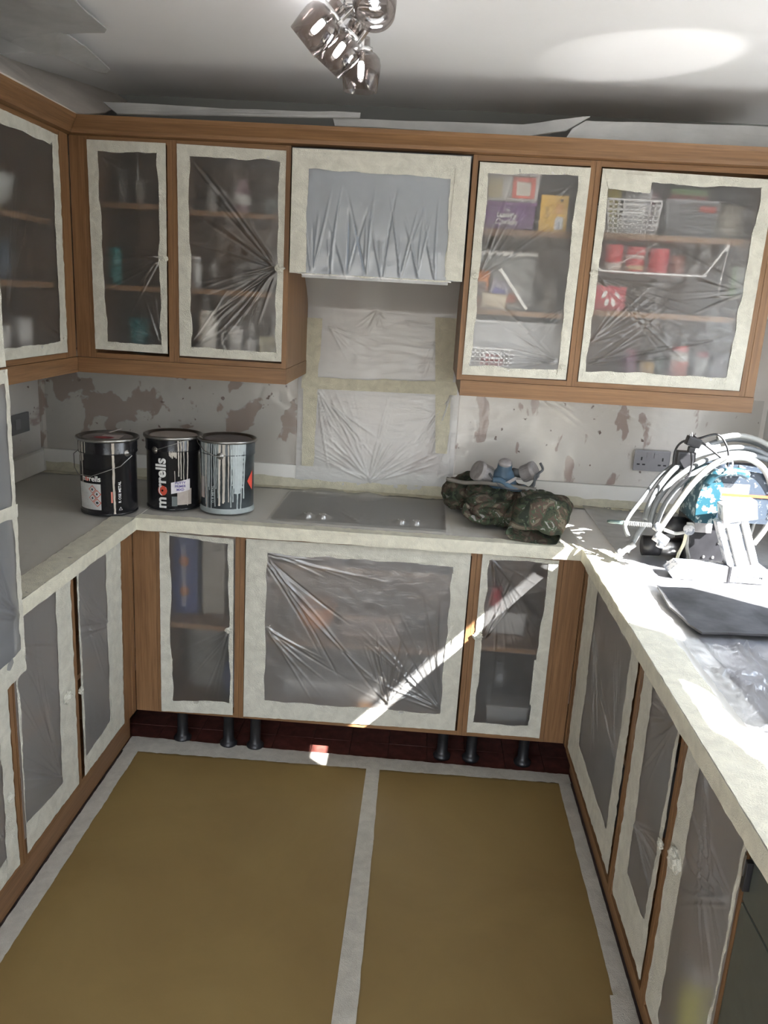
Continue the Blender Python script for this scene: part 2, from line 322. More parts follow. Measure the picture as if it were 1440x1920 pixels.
# ---------------------------------------------------------------- floor covering
pm, n, l = newmat('brown_masking_paper'); v = mapping(n, l, (1, 1, 1)); f = noise_n(n, l, v, 2.2, 5, .6, .5); g = noise_n(n, l, v, 240, 2)
pbsdf(n, l, ramp(n, l, f, [(.3, (.200, .132, .047)), (.7, (.243, .167, .061))]), .5, 0, bump(n, l, f, .25, .012), Specular_IOR_Level=.45)
X, Y = np.meshgrid(np.linspace(.0, .925, 60), np.linspace(-3.4, -.035, 160)); paper = []
for k, (xa, xb) in enumerate(((-.005, .925), (.925, 1.615))):
    X, Y = np.meshgrid(np.linspace(xa, xb, 60), np.linspace(-3.4, -.03, 160)); H = .0012+.0010*noise2(X*7+k*9, Y*5, 4+k)+.0006*noise2(X*19, Y*17, 9)
    o = grid_mesh('masking_paper', X, Y, H, pm)
    tag(o, ('brown masking paper sheet on the floor left of the centre tape', 'brown masking paper sheet on the floor right of the centre tape')[k], 'floor paper')
def floor_tape(label, a, b, ia, ib, seed, off=.002):
    o = tape_strip(None, a, b, ia, ib, seed, off, TAPEG, 'floor_tape', .0012, plane='xy', sgn=-1); tag(o, label, 'tape'); return o
floor_tape('pale tape along the left plinth on the floor', (-.042, -3.4), (-.036, .02), (.028, -3.4), (.019, .02), 31, .003)
floor_tape('pale tape along the right plinth on the floor', (1.652, -3.4), (1.648, .03), (1.594, -3.4), (1.604, .03), 33, .003)
floor_tape('pale tape across the floor below the back cabinets', (-.04, .052), (1.65, .028), (-.04, -.052), (1.65, -.034), 35, .0045)
floor_tape('long pale tape joining the two floor paper sheets', (.886, .0), (.893, -3.4), (.936, .0), (.975, -3.4), 37, .004)
o = tape_strip(None, (1.591,-0.987,0.003)[:2], (1.640,-0.982,0.003)[:2], (1.579,-1.087,0.003)[:2], (1.646,-1.079,0.003)[:2], 39, .006, TAPEG, 'floor_tape', .002, plane='xy'); tag(o, 'short torn tape end on the floor near the bottom right plinth', 'tape')

# ---------------------------------------------------------------- cabinets
def frame_rot(side): return {'back': 0, 'left': PI/2, 'right': -PI/2}[side]
def cabinet(name, label, loc, rz, wd, dp, z0, z1, shelves, cat='cabinet', legs=None, group=None, inset=.0, grain=None):
    """open carcass, local x along the run, local -y = front"""
    t = thing(name, label, cat, (loc[0], loc[1], z0), rz, group); h = z1-z0; T = .018; b = .0008
    box('side_panel', .0003, 0, 0, T, dp, h, OZ, t, b); box('side_panel', wd-T, 0, 0, wd-.0003, dp, h, OZ, t, b)
    box('top_panel', T, .0005, h-T, wd-T, dp, h, OX, t, b); box('bottom_panel', T, .0005, 0, wd-T, dp, T, OX, t, b)
    box('back_panel', T, dp-.012, T, wd-T, dp-.002, h-T, OZ, t, b)
    for s_ in shelves:
        z_, d_ = s_ if isinstance(s_, tuple) else (s_, .028); box('shelf', T, d_, z_-z0-.018, wd-T, dp-.013, z_-z0, OX, t, b)
    for lx, ly in (legs or []):
        lg = lobj('leg', [(0, -z0+.001), (.032, -z0+.001), (.034, -z0+.012), (.026, -z0+.02), (.021, -z0+.03), (.02, -.03), (.032, -.012), (.032, -.0005), (0, -.0005)], BLACK, t, 20, (lx, ly, 0))
    return t
CDB = YW-.004   # depth of base units at the back run
cabinet('base_cabinet', 'narrow open oak base cabinet left of the wide one under the hob', (.085, 0), 0, .305, CDB, .15, .87, [.505], legs=[(.07, .07), (.255, .055)])
cabinet('base_cabinet', 'wide open oak base cabinet under the hob', (.39, 0), 0, .842, CDB, .15, .87, [(.733, .14), (.425, .14)], legs=[(.055, .055), (.78, .09)])
cabinet('base_cabinet', 'narrow open oak base cabinet right of the wide one under the hob', (1.232, 0), 0, .303, CDB, .15, .87, [.505], legs=[(.05, .09), (.25, .09)])
def board(name, label, x0, y0, z0, x1, y1, z1, m, cat='panel', bev=.001):
    o = box(name, x0, y0, z0, x1, y1, z1, m, None, bev); return tag(o, label, cat)
board('filler_panel', 'upright oak filler board in the left inner corner of the base units', .0, .001, .15, .0845, .019, .87, OZ)
board('filler_panel', 'upright oak filler board in the right inner corner of the base units', 1.5355, .001, .15, 1.61, .019, .87, OZ)
# left run
def post(label, x0, x1, y0, y1, z0=.15, z1=.87, n_=3):
    t = thing('corner_post', label, 'post', ((x0+x1)/2, (y0+y1)/2, z0)); ww = (y1-y0)/n_
    for k in range(n_): box('post_strip', (x0-x1)/2+(.0, .0015, .0)[k % 3], -(y1-y0)/2+ww*k+.0008, 0, (x1-x0)/2-(.0, .0015, .0)[k % 3], -(y1-y0)/2+ww*(k+1)-.0008, z1-z0, OZ, t, .002)
    return t
post('ribbed oak corner post at the back end of the left base run', -.022, -.0005, -.11, -.001)
post('ribbed oak corner post at the back end of the right base run', W+.0005, W+.022, -.078, -.001)
cabinet('base_cabinet', 'open oak base cabinet in the left run beside the back corner', (0, -.51), PI/2, .398, .6, .15, .87, [.5])
cabinet('base_cabinet', 'open oak base cabinet in the left run beside the tall unit', (0, -.87), PI/2, .358, .6, .15, .87, [.5])
cabinet('base_cabinet', 'open oak base cabinet in the right run beside the back corner', (W, -.08), -PI/2, .71, .7, .15, .87, [.5])
cabinet('base_cabinet', 'open oak base cabinet in the middle of the right run', (W, -.792), -PI/2, .358, .7, .15, .87, [.5])
cabinet('base_cabinet', 'open oak base cabinet in the right run next to the grey dishwasher', (W, -1.152), -PI/2, .362, .7, .15, .87, [.5])
tag(struct(board('trim_1', '', -.062, -3.2, .001, -.047, .05, .149, OY)), None, None); tag(struct(board('trim_2', '', 1.658, -3.2, .001, 1.673, .06, .149, OY)), None, None)
for o in list(COL.objects):
    if o.name.startswith('trim_'):
        for k in ('label', 'category'):
            if k in o: del o[k]
# tall unit at the left
tu = thing('tall_cabinet', 'tall oak housing unit at the left edge, masked with grey plastic', 'cabinet', (0, -1.5, 0), PI/2)
box('side_panel', .608, 0, .152, .626, .6, 2.18, OZ, tu); box('side_panel', 0, 0, .152, .018, .6, 2.18, OZ, tu)
box('back_panel', .018, .585, .152, .608, .6, 2.18, OZ, tu); box('top_panel', .018, 0, 2.162, .608, .585, 2.18, OX, tu); box('bottom_panel', .018, 0, .152, .608, .585, .17, OX, tu)
for z_ in (.712, 1.42, 1.83): box('rail', .018, .0, z_, .608, .585, z_+.03, OX, tu)
GREY = flat('grey_oven_front', (.16, .165, .175), .35, var=.1)
ov = box('oven', .022, -.028, .745, .604, .4, 1.415, GREY, tu, .004); ov['label'] = 'grey built-in oven front behind plastic'
bm = bmesh.new(); prism(bm, [(.005, -.0), (.02, -.055), (.07, -.055), (.07, .0)][::1] and [(0.0, 2.178), (-.02, 2.182), (-.056, 2.231), (.02, 2.231), (.02, 2.178)], 0, 0, .626); obj('cornice', bm, OX, tu)
# uppers
cabinet('wall_cabinet', 'narrow open oak wall cabinet at the left end of the back wall', (-.184, YU), 0, .30, .495, ZB, ZT, [1.978, 1.705])
cabinet('wall_cabinet', 'open oak wall cabinet directly left of the cooker hood', (.116, YU), 0, .40, .495, ZB, ZT, [1.966, 1.708])
cabinet('wall_cabinet', 'open oak wall cabinet directly right of the cooker hood', (1.116, YU), 0, .40, .495, ZB, ZT, [1.957, 1.694])
cabinet('wall_cabinet', 'wide open oak wall cabinet at the right end of the back wall', (1.516, YU), 0, .592, .495, ZB, ZT, [1.964, 1.712])
board('filler_panel', 'wide oak end stile at the right end of the wall cabinets', 2.1085, YU, ZB, 2.140, YU+.495, ZT, OZ)
cabinet('wall_cabinet', 'open oak wall cabinet on the left wall above the worktop', (XUL, -.53), PI/2, .60, .39, ZB, ZT, [1.90, 1.70])
board('filler_panel', 'upright oak filler board in the corner between the left and back wall cabinets', -.2355, YU+.001, ZB, -.1845, YU+.02, ZT, OZ)
post('ribbed oak corner strip ending the left wall cabinet run', XUL-.02, XUL, .0705, YU-.0005, ZB, ZT, 2)
# cornices and pelmets
def corn(y): return [(y, 2.1815), (y-.018, 2.185), (y-.022, 2.196), (y-.05, 2.222), (y-.056, 2.234), (y+.03, 2.234), (y+.03, 2.1815)]
bm = bmesh.new(); prism(bm, corn(YU), 0, XUL+.0, 2.19)
for v in bm.verts:
    if v.co.x < 0: v.co.x = XUL+(YU-v.co.y)+.0005
tag(obj('cornice', bm, OX), 'long oak cornice on top of the back wall cabinets', 'cornice')
bm = bmesh.new(); prism(bm, [(-(a-YU)+XUL, b) for a, b in corn(YU)], 1, -.86, YU)
for v in bm.verts:
    if v.co.y > 0: v.co.y = YU-(v.co.x-XUL)-.0005
tag(obj('cornice', bm, OY), 'oak cornice on top of the left wall cabinets', 'cornice')
def pelm(y): return [(y-.004, 1.3964), (y-.004, 1.4495), (y+.022, 1.4495), (y+.022, 1.3964)]
bm = bmesh.new(); prism(bm, pelm(YU), 0, XUL, .517)
for v in bm.verts:
    if v.co.x < 0: v.co.x = XUL+(YU-v.co.y)+.0005
bx(bm, .517-.022, YU+.022, 1.3964, .517, YU+.49, 1.4495, .001)
tag(obj('pelmet', bm, OX), 'oak light pelmet under the two wall cabinets left of the hood', 'pelmet')
bm = bmesh.new(); prism(bm, [(-(a-YU)+XUL, b) for a, b in pelm(YU)], 1, -.60, YU)
for v in bm.verts:
    if v.co.y > 0: v.co.y = YU-(v.co.x-XUL)-.0005
tag(obj('pelmet', bm, OY), 'oak light pelmet under the left wall cabinet', 'pelmet')
bm = bmesh.new(); prism(bm, pelm(YU), 0, 1.131, 2.14); bx(bm, 1.131, YU+.022, 1.3964, 1.153, YU+.49, 1.4495, .001)
tag(obj('pelmet', bm, OX), 'oak light pelmet under the wall cabinets right of the hood', 'pelmet')

# ---------------------------------------------------------------- films over the openings
def quad(TL, TR, BR, BL): return [TL, TR, BR, BL]
mf = masked_film
E_ = YU-.001
mf('masking_film', 'clear film taped over the narrow wall cabinet at the left end of the back wall', (0, E_, 0), 0, quad((-.172, 2.168), (.096, 2.168), (.094, 1.479), (-.166, 1.481)), quad((-.137, 2.137), (.066, 2.133), (.072, 1.504), (-.121, 1.512)), 11,
   [(.068, 1.80, 2.6, 4.3, 16, .30, 1), (.068, 1.51, 1.7, 3.0, 8, .25, .6), (-.13, 2.13, -1.2, -.1, 5, .2, .5)], tabs=[(.088, 1.80, .012)])
mf('masking_film', 'clear film taped over the wall cabinet directly left of the hood', (0, E_, 0), 0, quad((.133, 2.168), (.500, 2.163), (.499, 1.475), (.137, 1.475)), quad((.174, 2.13), (.479, 2.132), (.476, 1.507), (.180, 1.506)), 12,
   [(.476, 1.79, 3.3, 4.4, 22, .42, 1.1), (.476, 1.79, 2.2, 2.9, 16, .5, 1), (.18, 1.51, .3, 1.2, 9, .3, .7)], tabs=[(.485, 1.79, .016)])
mf('masking_film', 'clear film taped over the wall cabinet directly right of the hood', (0, E_, 0), 0, quad((1.139, 2.158), (1.499, 2.157), (1.493, 1.472), (1.134, 1.469)), quad((1.170, 2.126), (1.463, 2.131), (1.460, 1.501), (1.161, 1.502)), 13,
   [(1.165, 1.80, .5, 1.5, 22, .4, 1), (1.458, 1.53, 2.4, 3.4, 22, .35, 1.5), (1.46, 2.11, 3.3, 4.2, 7, .2, .6), (1.458, 1.71, 3.3, 4.3, 8, .2, .8)], mat=FILM, tabs=[(1.152, 1.80, .012), (1.478, 1.515, .011)],
   doubles=[((1.463, 1.70), (1.463, 1.49), (1.484, 1.70), (1.484, 1.49))])
mf('masking_film', 'clear film taped over the wide wall cabinet at the right end of the back wall', (0, E_, 0), 0, quad((1.537, 2.157), (2.092, 2.148), (2.086, 1.47), (1.535, 1.469)), quad((1.562, 2.121), (2.051, 2.118), (2.034, 1.511), (1.559, 1.508)), 14,
   [(1.56, 1.82, -.9, -.05, 22, .45, 1.1), (1.56, 1.60, .2, 1.1, 22, .30, 1.0), (1.56, 1.53, .1, .7, 12, .5, 1.2), (2.05, 1.80, 2.6, 3.6, 8, .3, .7)], tabs=[(1.547, 1.83, .013)],
   doubles=[((1.545, 2.145), (1.70, 2.142), (1.562, 2.098), (1.698, 2.09))])
# left wall cabinet (local x = world y)
mf('masking_film', 'clear film taped over the wall cabinet on the left wall', (XUL+.001, 0, 0), PI/2, quad((-.50, 2.165), (.050, 2.163), (.053, 1.47), (-.50, 1.47)), quad((-.45, 2.13), (.005, 2.125), (.003, 1.505), (-.45, 1.505)), 15,
   [(-.33, 1.62, .9, 1.5, 10, .5, 1), (.0, 1.52, 2., 3.1, 8, .2, .7)], mat=FILM, tabs=[(.03, 1.52, .012)])
# hood
hd = thing('cooker_hood', 'boxed-in cooker hood between the wall cabinets, front masked with plastic', 'cooker hood', (.5185, YU-.018, 1.776))
HG = flat('blue_grey_hood_panel', (.20, .235, .28), .4, var=.05)
box('front_panel', .004, 0, .002, .591, .018, .396, HG, hd, .002); box('canopy_box', .016, .0185, .006, .579, .20, .39, HG, hd, .002); box('filter_plate', .04, .03, -.002, .555, .19, .0055, STEEL, hd)
FILMH = film_mat('hood_dust_film', .55, .1, .22, .13, bs=.25, sc=(22, 5, 5), grough=.2, milkc=(.62, .65, .70))
mf('masking_film', 'wrinkled film taped over the blue-grey cooker hood front', (0, YU-.0195, 0), 0, quad((.524, 2.170), (1.108, 2.170), (1.109, 1.779), (.523, 1.778)), quad((.578, 2.106), (1.050, 2.103), (1.050, 1.776), (.577, 1.776)), 16,
   [(.60+.06*k, 1.775, 1.3, 1.9, 4, .30, 1.6) for k in range(8)], mat=FILMH, amp=.005, doubles=[((.545, 2.155), (1.09, 2.16), (.55, 2.125), (1.09, 2.13)), ((1.062, 2.15), (1.05, 1.79), (1.085, 2.15), (1.085, 1.79))])
# base films
mf('masking_film', 'clear film taped over the narrow base cabinet left of the hob cabinet', (0, -.001, 0), 0, quad((.100, .862), (.368, .855), (.370, .162), (.097, .156)), quad((.139, .855), (.345, .835), (.362, .212), (.137, .206)), 21,
   [(.355, .50, 3.6, 4.6, 14, .35, .7), (.14, .35, .9, 1.4, 6, .3, .6)], tabs=[(.352, .505, .013)], doubles=[((.10, .375), (.10, .17), (.142, .375), (.142, .19))])
mf('masking_film', 'large wrinkled film taped over the wide base cabinet under the hob', (0, -.001, 0), 0, quad((.413, .860), (1.210, .866), (1.206, .170), (.410, .160)), quad((.490, .811), (1.148, .810), (1.146, .236), (.487, .234)), 22,
   [(.49, .78, -1.0, -.55, 9, .75, 1.8), (1.146, .25, 1.7, 2.9, 18, .5, 1.2), (.95, .26, .3, 2.8, 30, .32, 1.1), (.49, .81, -.35, -.1, 6, .5, .8), (.49, .52, -1.3, -.4, 8, .4, .8)], mat=film_mat('cloudy_cabinet_film', .15, .53, .22, .12, rrough=.5), amp=.0045,
   doubles=[((.425, .85), (.43, .17), (.452, .85), (.45, .17)), ((1.17, .85), (1.165, .18), (1.20, .85), (1.192, .18)), ((.46, .835), (1.19, .84), (.46, .822), (1.19, .818))])
mf('masking_film', 'clear film taped over the narrow base cabinet right of the hob cabinet', (0, -.001, 0), 0, quad((1.25, .864), (1.517, .860), (1.519, .167), (1.25, .168)), quad((1.276, .848), (1.482, .846), (1.473, .214), (1.273, .207)), 23,
   [(1.28, .55, .9, 1.5, 16, .3, 1.2), (1.28, .85, -1.4, -.5, 18, .6, .8)], tabs=[(1.258, .555, .018)], doubles=[((1.469, .48), (1.469, .30), (1.51, .48), (1.51, .30))])
FL2 = film_mat('side_run_film', .15, .42, .28, .17, bs=.8, rrough=.5)
mf('masking_film', 'cloudy film taped over the left-run cabinet beside the back corner', (.001, 0, 0), PI/2, quad((-.478, .860), (-.128, .860), (-.140, .172), (-.480, .172)), quad((-.465, .86), (-.255, .858), (-.268, .256), (-.465, .236)), 24,
   [(-.262, .60, 2.0, 2.9, 20, .4, 1.3), (-.47, .8, -1.2, -.5, 10, .5, 1)], mat=FL2, tabs=[(-.485, .48, .014)], doubles=[((-.14, .47), (-.15, .18), (-.262, .46), (-.25, .22))])
mf('masking_film', 'cloudy film taped over the left-run cabinet beside the tall unit', (.001, 0, 0), PI/2, quad((-.862, .862), (-.522, .862), (-.525, .175), (-.860, .175)), quad((-.845, .86), (-.620, .858), (-.634, .236), (-.855, .265)), 25,
   [(-.64, .27, 1.75, 2.7, 24, .75, 1.4), (-.85, .8, -1.1, -.4, 12, .5, .8)], mat=FL2, tabs=[(-.578, .505, .024)])
mf('masking_film', 'cloudy film taped over the door of the tall unit below the oven', (.001, 0, 0), PI/2, quad((-1.49, .70), (-.905, .70), (-.905, .175), (-1.49, .175)), quad((-1.44, .65), (-.955, .65), (-.965, .24), (-1.44, .24)), 26,
   [(-.96, .30, 2., 3., 14, .4, 1)], mat=FL2, tabs=[(-.93, .40, .016)])
FL3 = film_mat('grey_oven_film', .30, .15, .40, .14, bs=.5, milkc=(.42, .44, .47))
mf('masking_film', 'bulging grey film taped over the oven in the tall unit', (.034, 0, 0), PI/2, quad((-1.49, 1.50), (-.868, 1.50), (-.868, .735), (-1.49, .69)), quad((-1.45, 1.47), (-.885, 1.47), (-.890, .80), (-1.45, .77)), 27,
   [(-.9, .9, 1.8, 2.8, 20, .6, 1.6)], mat=FL3, doubles=[((-1.45, 1.20), (-.865, 1.175), (-1.45, 1.16), (-.865, 1.145))])
mf('masking_film', 'dark film taped over the small top door opening of the tall unit', (.030, 0, 0), PI/2, quad((-1.49, 1.86), (-.872, 1.835), (-.868, 1.505), (-1.49, 1.51)), quad((-1.44, 1.80), (-.905, 1.78), (-.900, 1.545), (-1.44, 1.55)), 28, [(-.9, 1.6, 1.8, 2.8, 12, .3, 1)], mat=FILM)
# right run (local x = -world y)
mf('masking_film', 'cloudy film taped over the right-run cabinet beside the back corner', (W-.001, 0, 0), -PI/2, quad((.090, .862), (.772, .862), (.772, .200), (.100, .195)), quad((.245, .862), (.70, .862), (.70, .29), (.26, .30)), 41,
   [(.70, .5, 1.9, 3.0, 20, .5, 1.2), (.26, .7, -1.3, -.4, 18, .5, 1.4)], mat=FL2)
mf('masking_film', 'cloudy film taped over the middle cabinet of the right run', (W-.001, 0, 0), -PI/2, quad((.832, .862), (1.130, .862), (1.134, .200), (.832, .200)), quad((.915, .862), (1.112, .862), (1.10, .33), (.935, .33)), 42,
   [(.93, .48, -.4, .6, 20, .3, 1.6), (1.10, .86, 3.4, 4.2, 12, .5, 1.2)], mat=FL2, tabs=[(1.128, .565, .014)])
mf('masking_film', 'loose cloudy film taped over the right-run cabinet beside the dishwasher', (W-.001, 0, 0), -PI/2, quad((1.184, .866), (1.508, .866), (1.500, .200), (1.184, .195)), quad((1.262, .862), (1.495, .862), (1.49, .235), (1.27, .235)), 43,
   [(1.28, .85, -1.2, -.7, 9, .6, 1.8), (1.49, .72, 2.9, 3.9, 16, .4, 1.2)], mat=FL2, tabs=[(1.225, .60, .030)], bulge=.015)
# dishwasher
dw = thing('dishwasher', 'dark grey dishwasher at the near end of the right run', 'dishwasher', (W-.004, -1.524, .15), -PI/2)
DG = flat('dark_grey_enamel', (.075, .085, .075), .25, var=.05)
box('door', 0, 0, 0, .596, .03, .60, DG, dw, .003); box('control_panel', 0, 0, .604, .596, .03, .718, DG, dw, .003); box('body', .004, .031, .0, .592, .55, .718, GREY, dw)
box('door_latch', .008, -.012, .635, .020, -.0005, .69, BLACK, dw, .002); box('latch_strip', .010, -.0135, .66, .013, -.0121, .70, STEEL, dw, 0)

# ---------------------------------------------------------------- worktop
WT = flat('pale_laminate_worktop', (.74, .73, .69), .45, var=.04, sc=12)
bm = bmesh.new(); o_ = .02
poly = [(XL+.001, YW-.001), (XL+.001, -.867), (o_, -.867), (o_, -.02), (W-o_, -.02), (W-o_, -3.0), (XR-.001, -3.0), (XR-.001, YW-.001)]
prism(bm, poly, 2, .8705, .91); wt = tag(obj('worktop', bm, WT), 'pale U-shaped worktop covered in film along all three walls', 'worktop')
bm = bmesh.new(); prism(bm, [(XL+.002, YW-.02), (XR-.002, YW-.02), (XR-.002, YW-.0015), (XL+.002, YW-.0015)], 2, .9105, 1.008); tag(obj('upstand', bm, WT), 'low pale upstand along the back wall behind the worktop', 'upstand')
bm = bmesh.new(); prism(bm, [(XL+.0015, -.86), (XL+.02, -.86), (XL+.02, YW-.021), (XL+.0015, YW-.021)], 2, .9105, 1.008); tag(obj('upstand', bm, WT), 'low pale upstand along the left wall behind the worktop', 'upstand')
# sink and drainer under the film on the right
snk = thing('sink', 'steel sink with a ribbed drainer under the film on the right worktop', 'sink', (1.76, -1.80, .9102))
SST = flat('dull_sink_steel', (.42, .43, .46), .32, .9, var=.1)
bm = bmesh.new(); prism(bm, [(.0, .03), (.03, 0), (.47, 0), (.50, .03), (.50, 1.70), (.47, 1.73), (.03, 1.73), (.0, 1.70)], 2, .0002, .003); obj('rim_plate', bm, SST, snk)
for k in range(11): box('drainer_rib', .06+.036*k, .98, .0032, .068+.036*k, 1.62, .0042, SST, snk, .0004)
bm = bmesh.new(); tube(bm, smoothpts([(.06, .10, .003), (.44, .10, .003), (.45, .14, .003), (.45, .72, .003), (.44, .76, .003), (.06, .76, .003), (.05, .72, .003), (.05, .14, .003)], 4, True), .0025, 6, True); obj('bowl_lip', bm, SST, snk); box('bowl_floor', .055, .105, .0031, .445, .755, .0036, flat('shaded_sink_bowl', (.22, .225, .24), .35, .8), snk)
box('edge_seal', -.005, .02, .0002, -.0005, 1.71, .0030, BLACK, snk, 0)
# hob
hob = thing('hob', 'black glass hob under dust film in the middle of the back worktop', 'hob', (.80, .30, .9105))
HB = flat('black_hob_glass', (.03, .03, .032), .12, var=.1)
box('glass_plate', -.315, -.215, 0, .318, .215, .006, HB, hob, .002)
for x_, y_, r_ in ((-.17, .10, .09), (.17, .10, .075), (-.17, -.08, .07), (.17, -.08, .09)): lobj('hotplate_ring', [(r_-.003, .0062), (r_-.003, .0068), (r_, .0068), (r_, .0062)], GREY, hob, 40, (x_, y_, 0))
for x_ in (-.19, -.135, .155, .21): lobj('control_knob', [(0, .022), (.012, .022), (.016, .018), (.018, .0062)], STEEL, hob, 20, (x_, -.165, 0))
def top_sheet(label, x0, x1, y0, y1, seed, anchors, mat=FILMT, z=.9125, res=.008, peaks=(), amp=.003, base=.0012):
    nx = int((x1-x0)/res)+1; ny = int((y1-y0)/res)+1; U, V = np.meshgrid(np.linspace(x0, x1, nx), np.linspace(y0, y1, ny))
    H = np.abs(creases(U, V, anchors, seed, amp, base))
    if x0 > 1: H = np.where(V > -.80, np.minimum(H, .004), np.minimum(H, .022))
    for (px, py, ph, pr) in peaks: H = np.maximum(H, ph*np.clip(1-np.hypot(U-px, V-py)/pr, 0, 1)**1.0)
    o = grid_mesh('masking_film', U, V, z+H, mat); return tag(o, label, 'plastic sheet')
pk = [(.80+x_, .30-.165, .026, .05) for x_ in (-.19, -.135, .155, .21)]
nxs = int((1.59-.02)/.007); U, V = np.meshgrid(np.linspace(.022, W-.022, nxs), np.linspace(.02, YW-.022, 86))
H = np.abs(creases(U, V, [(.80, .09, .2, 2.9, 30, .5, 1.2), (1.13, .30, -3.0, -2.2, 10, .4, .8), (.3, .2, -.3, .3, 10, .4, .6)], 51, .0035, .0012))
inh = ((U > .475) & (U < 1.125) & (V > .075) & (V < .525)); H = np.where(inh, np.maximum(H+.006, .0072), H)
for (px, py, ph, pr) in pk+[(.62, .52, .022, .12), (.80, .50, .028, .10)]: H = np.maximum(H, ph*np.clip(1-np.hypot(U-px, V-py)/pr, 0, 1))
tag(grid_mesh('masking_film', U, V, .9122+H, FILMT), 'dust film spread over the back worktop and the hob', 'plastic sheet')
top_sheet('dust film spread over the left worktop', XL+.022, .018, -.86, YW-.022, 52, [(-.05, -.8, 1.7, 2.4, 16, 1.0, 1.0), (-.6, .2, -.9, 0, 10, .6, .6)])
top_sheet('wrinkled dust film spread over the right worktop towards the camera', W+.09, XR-.003, -3.0, YW-.022, 53, [(1.72, -.95, -1.6, 0, 24, .7, 1.6), (1.84, -.74, -1.9, -1.3, 26, .6, 1.5), (2.0, -.74, -1.8, -1.3, 26, .6, 1.5), (1.70, -1.25, -1.0, .8, 20, .5, 1.2), (1.9, -1.2, -2.5, 1, 40, .6, 2.5), (1.8, -1.9, -2, 2, 40, .6, 2.5), (2.0, .3, -3, -1.5, 20, .5, 1)], z=.9148, mat=film_mat('right_worktop_film', .48, .05, .24, .26, milkc=(.72, .73, .78), bs=1.2, sc=(12, 6, 8), grough=.18), res=.008, amp=.006, base=.0035)
def edge_tape(label, a, b, inward, seed, wdt=.052, z=.9135, sgn_axis=None):
    t = thing('edge_tape', label, 'tape', (0, 0, 0)); ia = (a[0]+inward[0]*wdt, a[1]+inward[1]*wdt); ib = (b[0]+inward[0]*wdt, b[1]+inward[1]*wdt)
    tape_strip(t, a, b, ia, ib, seed, z, TAPEC, 'tape_top', .002, plane='xy', sgn=-1)
    n_ = int(math.dist(a, b)/.015); tt = np.linspace(0, 1, n_+1)[:, None]; s_ = np.linspace(0, 1, 5)[None, :]
    px = a[0]+(b[0]-a[0])*tt+0*s_; py = a[1]+(b[1]-a[1])*tt+0*s_; pz = .915-.0455*s_+vnoise(tt*L_(a, b)/.05, seed)*.0015*s_
    nn = .0012*noise2(tt*L_(a, b)*40+0*s_, s_*3+0*tt, seed)+.0022
    grid_mesh('tape_front', px-inward[0]*nn, py-inward[1]*nn, pz, TAPEC, t); return t
def L_(a, b): return math.dist(a, b)
edge_tape('cream tape along the front edge of the back worktop', (.018, -.021), (W-.018, -.021), (0, 1), 61, .05)
edge_tape('cream tape along the front edge of the left worktop', (.021, -.866), (.021, -.02), (-1, 0), 62, .085)
edge_tape('cream tape along the front edge of the right worktop', (W-.021, -3.0), (W-.021, -.02), (1, 0), 63, .095)
o = tape_strip(None, (-.60, .905), (2.30, .905), (-.60, .955), (2.30, .950), 64, -(YW-.024), TAPEY, 'masking_tape', .006, sgn=-1); tag(o, 'yellowish masking tape along the foot of the back upstand', 'tape')
o = tape_strip(None, (-.60, YW-.022), (2.30, YW-.022), (-.60, YW-.075), (2.30, YW-.07), 65, .9145, TAPEY, 'masking_tape', .008, plane='xy', sgn=-1); tag(o, 'yellowish masking tape lying on the worktop below the back upstand', 'tape')

# ---------------------------------------------------------------- film on the wall behind the hob
t = thing('masking_film', 'milky film taped over the wall between the hood and the hob', 'plastic sheet', (0, 0, 0))
nx, nz = 150, 230; s1 = np.linspace(0, 1, nz); U, V = np.meshgrid(np.linspace(.485, 1.150, nx), s1)
zz = .935+V*(1.83-.935); fwd = np.clip((zz-1.66)/.17, 0, 1)**1.6*.20
H = creases(U, zz, [(.62, 1.28, -1.0, -.5, 5, .5, 2.6), (.80, .96, .2, 2.9, 40, .45, 1.3), (1.12, 1.35, -2.2, -1.6, 22, .45, 1.6), (.56, 1.35, -1.6, -.9, 14, .4, 1.4), (.60, 1.6, -1.0, -.2, 10, .25, 1), (1.06, 1.6, -2.2, -1.6, 10, .3, 1), (.8, 1.66, -2.6, -.5, 30, .12, 1)], 71, .0034, .0010)
grid_mesh('film', U, YW-.024-fwd-np.abs(H), zz, FILMW, t)
yy = -(YW-.030)
tape_strip(t, (.510, 1.01), (.505, 1.62), (.560, 1.01), (.575, 1.62), 72, yy, TAPEY, label='yellowish tape strip')
tape_strip(t, (.50, 1.335), (1.14, 1.345), (.50, 1.385), (1.14, 1.395), 73, yy+.001, TAPEY, label='yellowish tape strip')
tape_strip(t, (1.07, 1.10), (1.03, 1.65), (1.12, 1.10), (1.12, 1.65), 74, yy, TAPEY, label='yellowish tape strip')
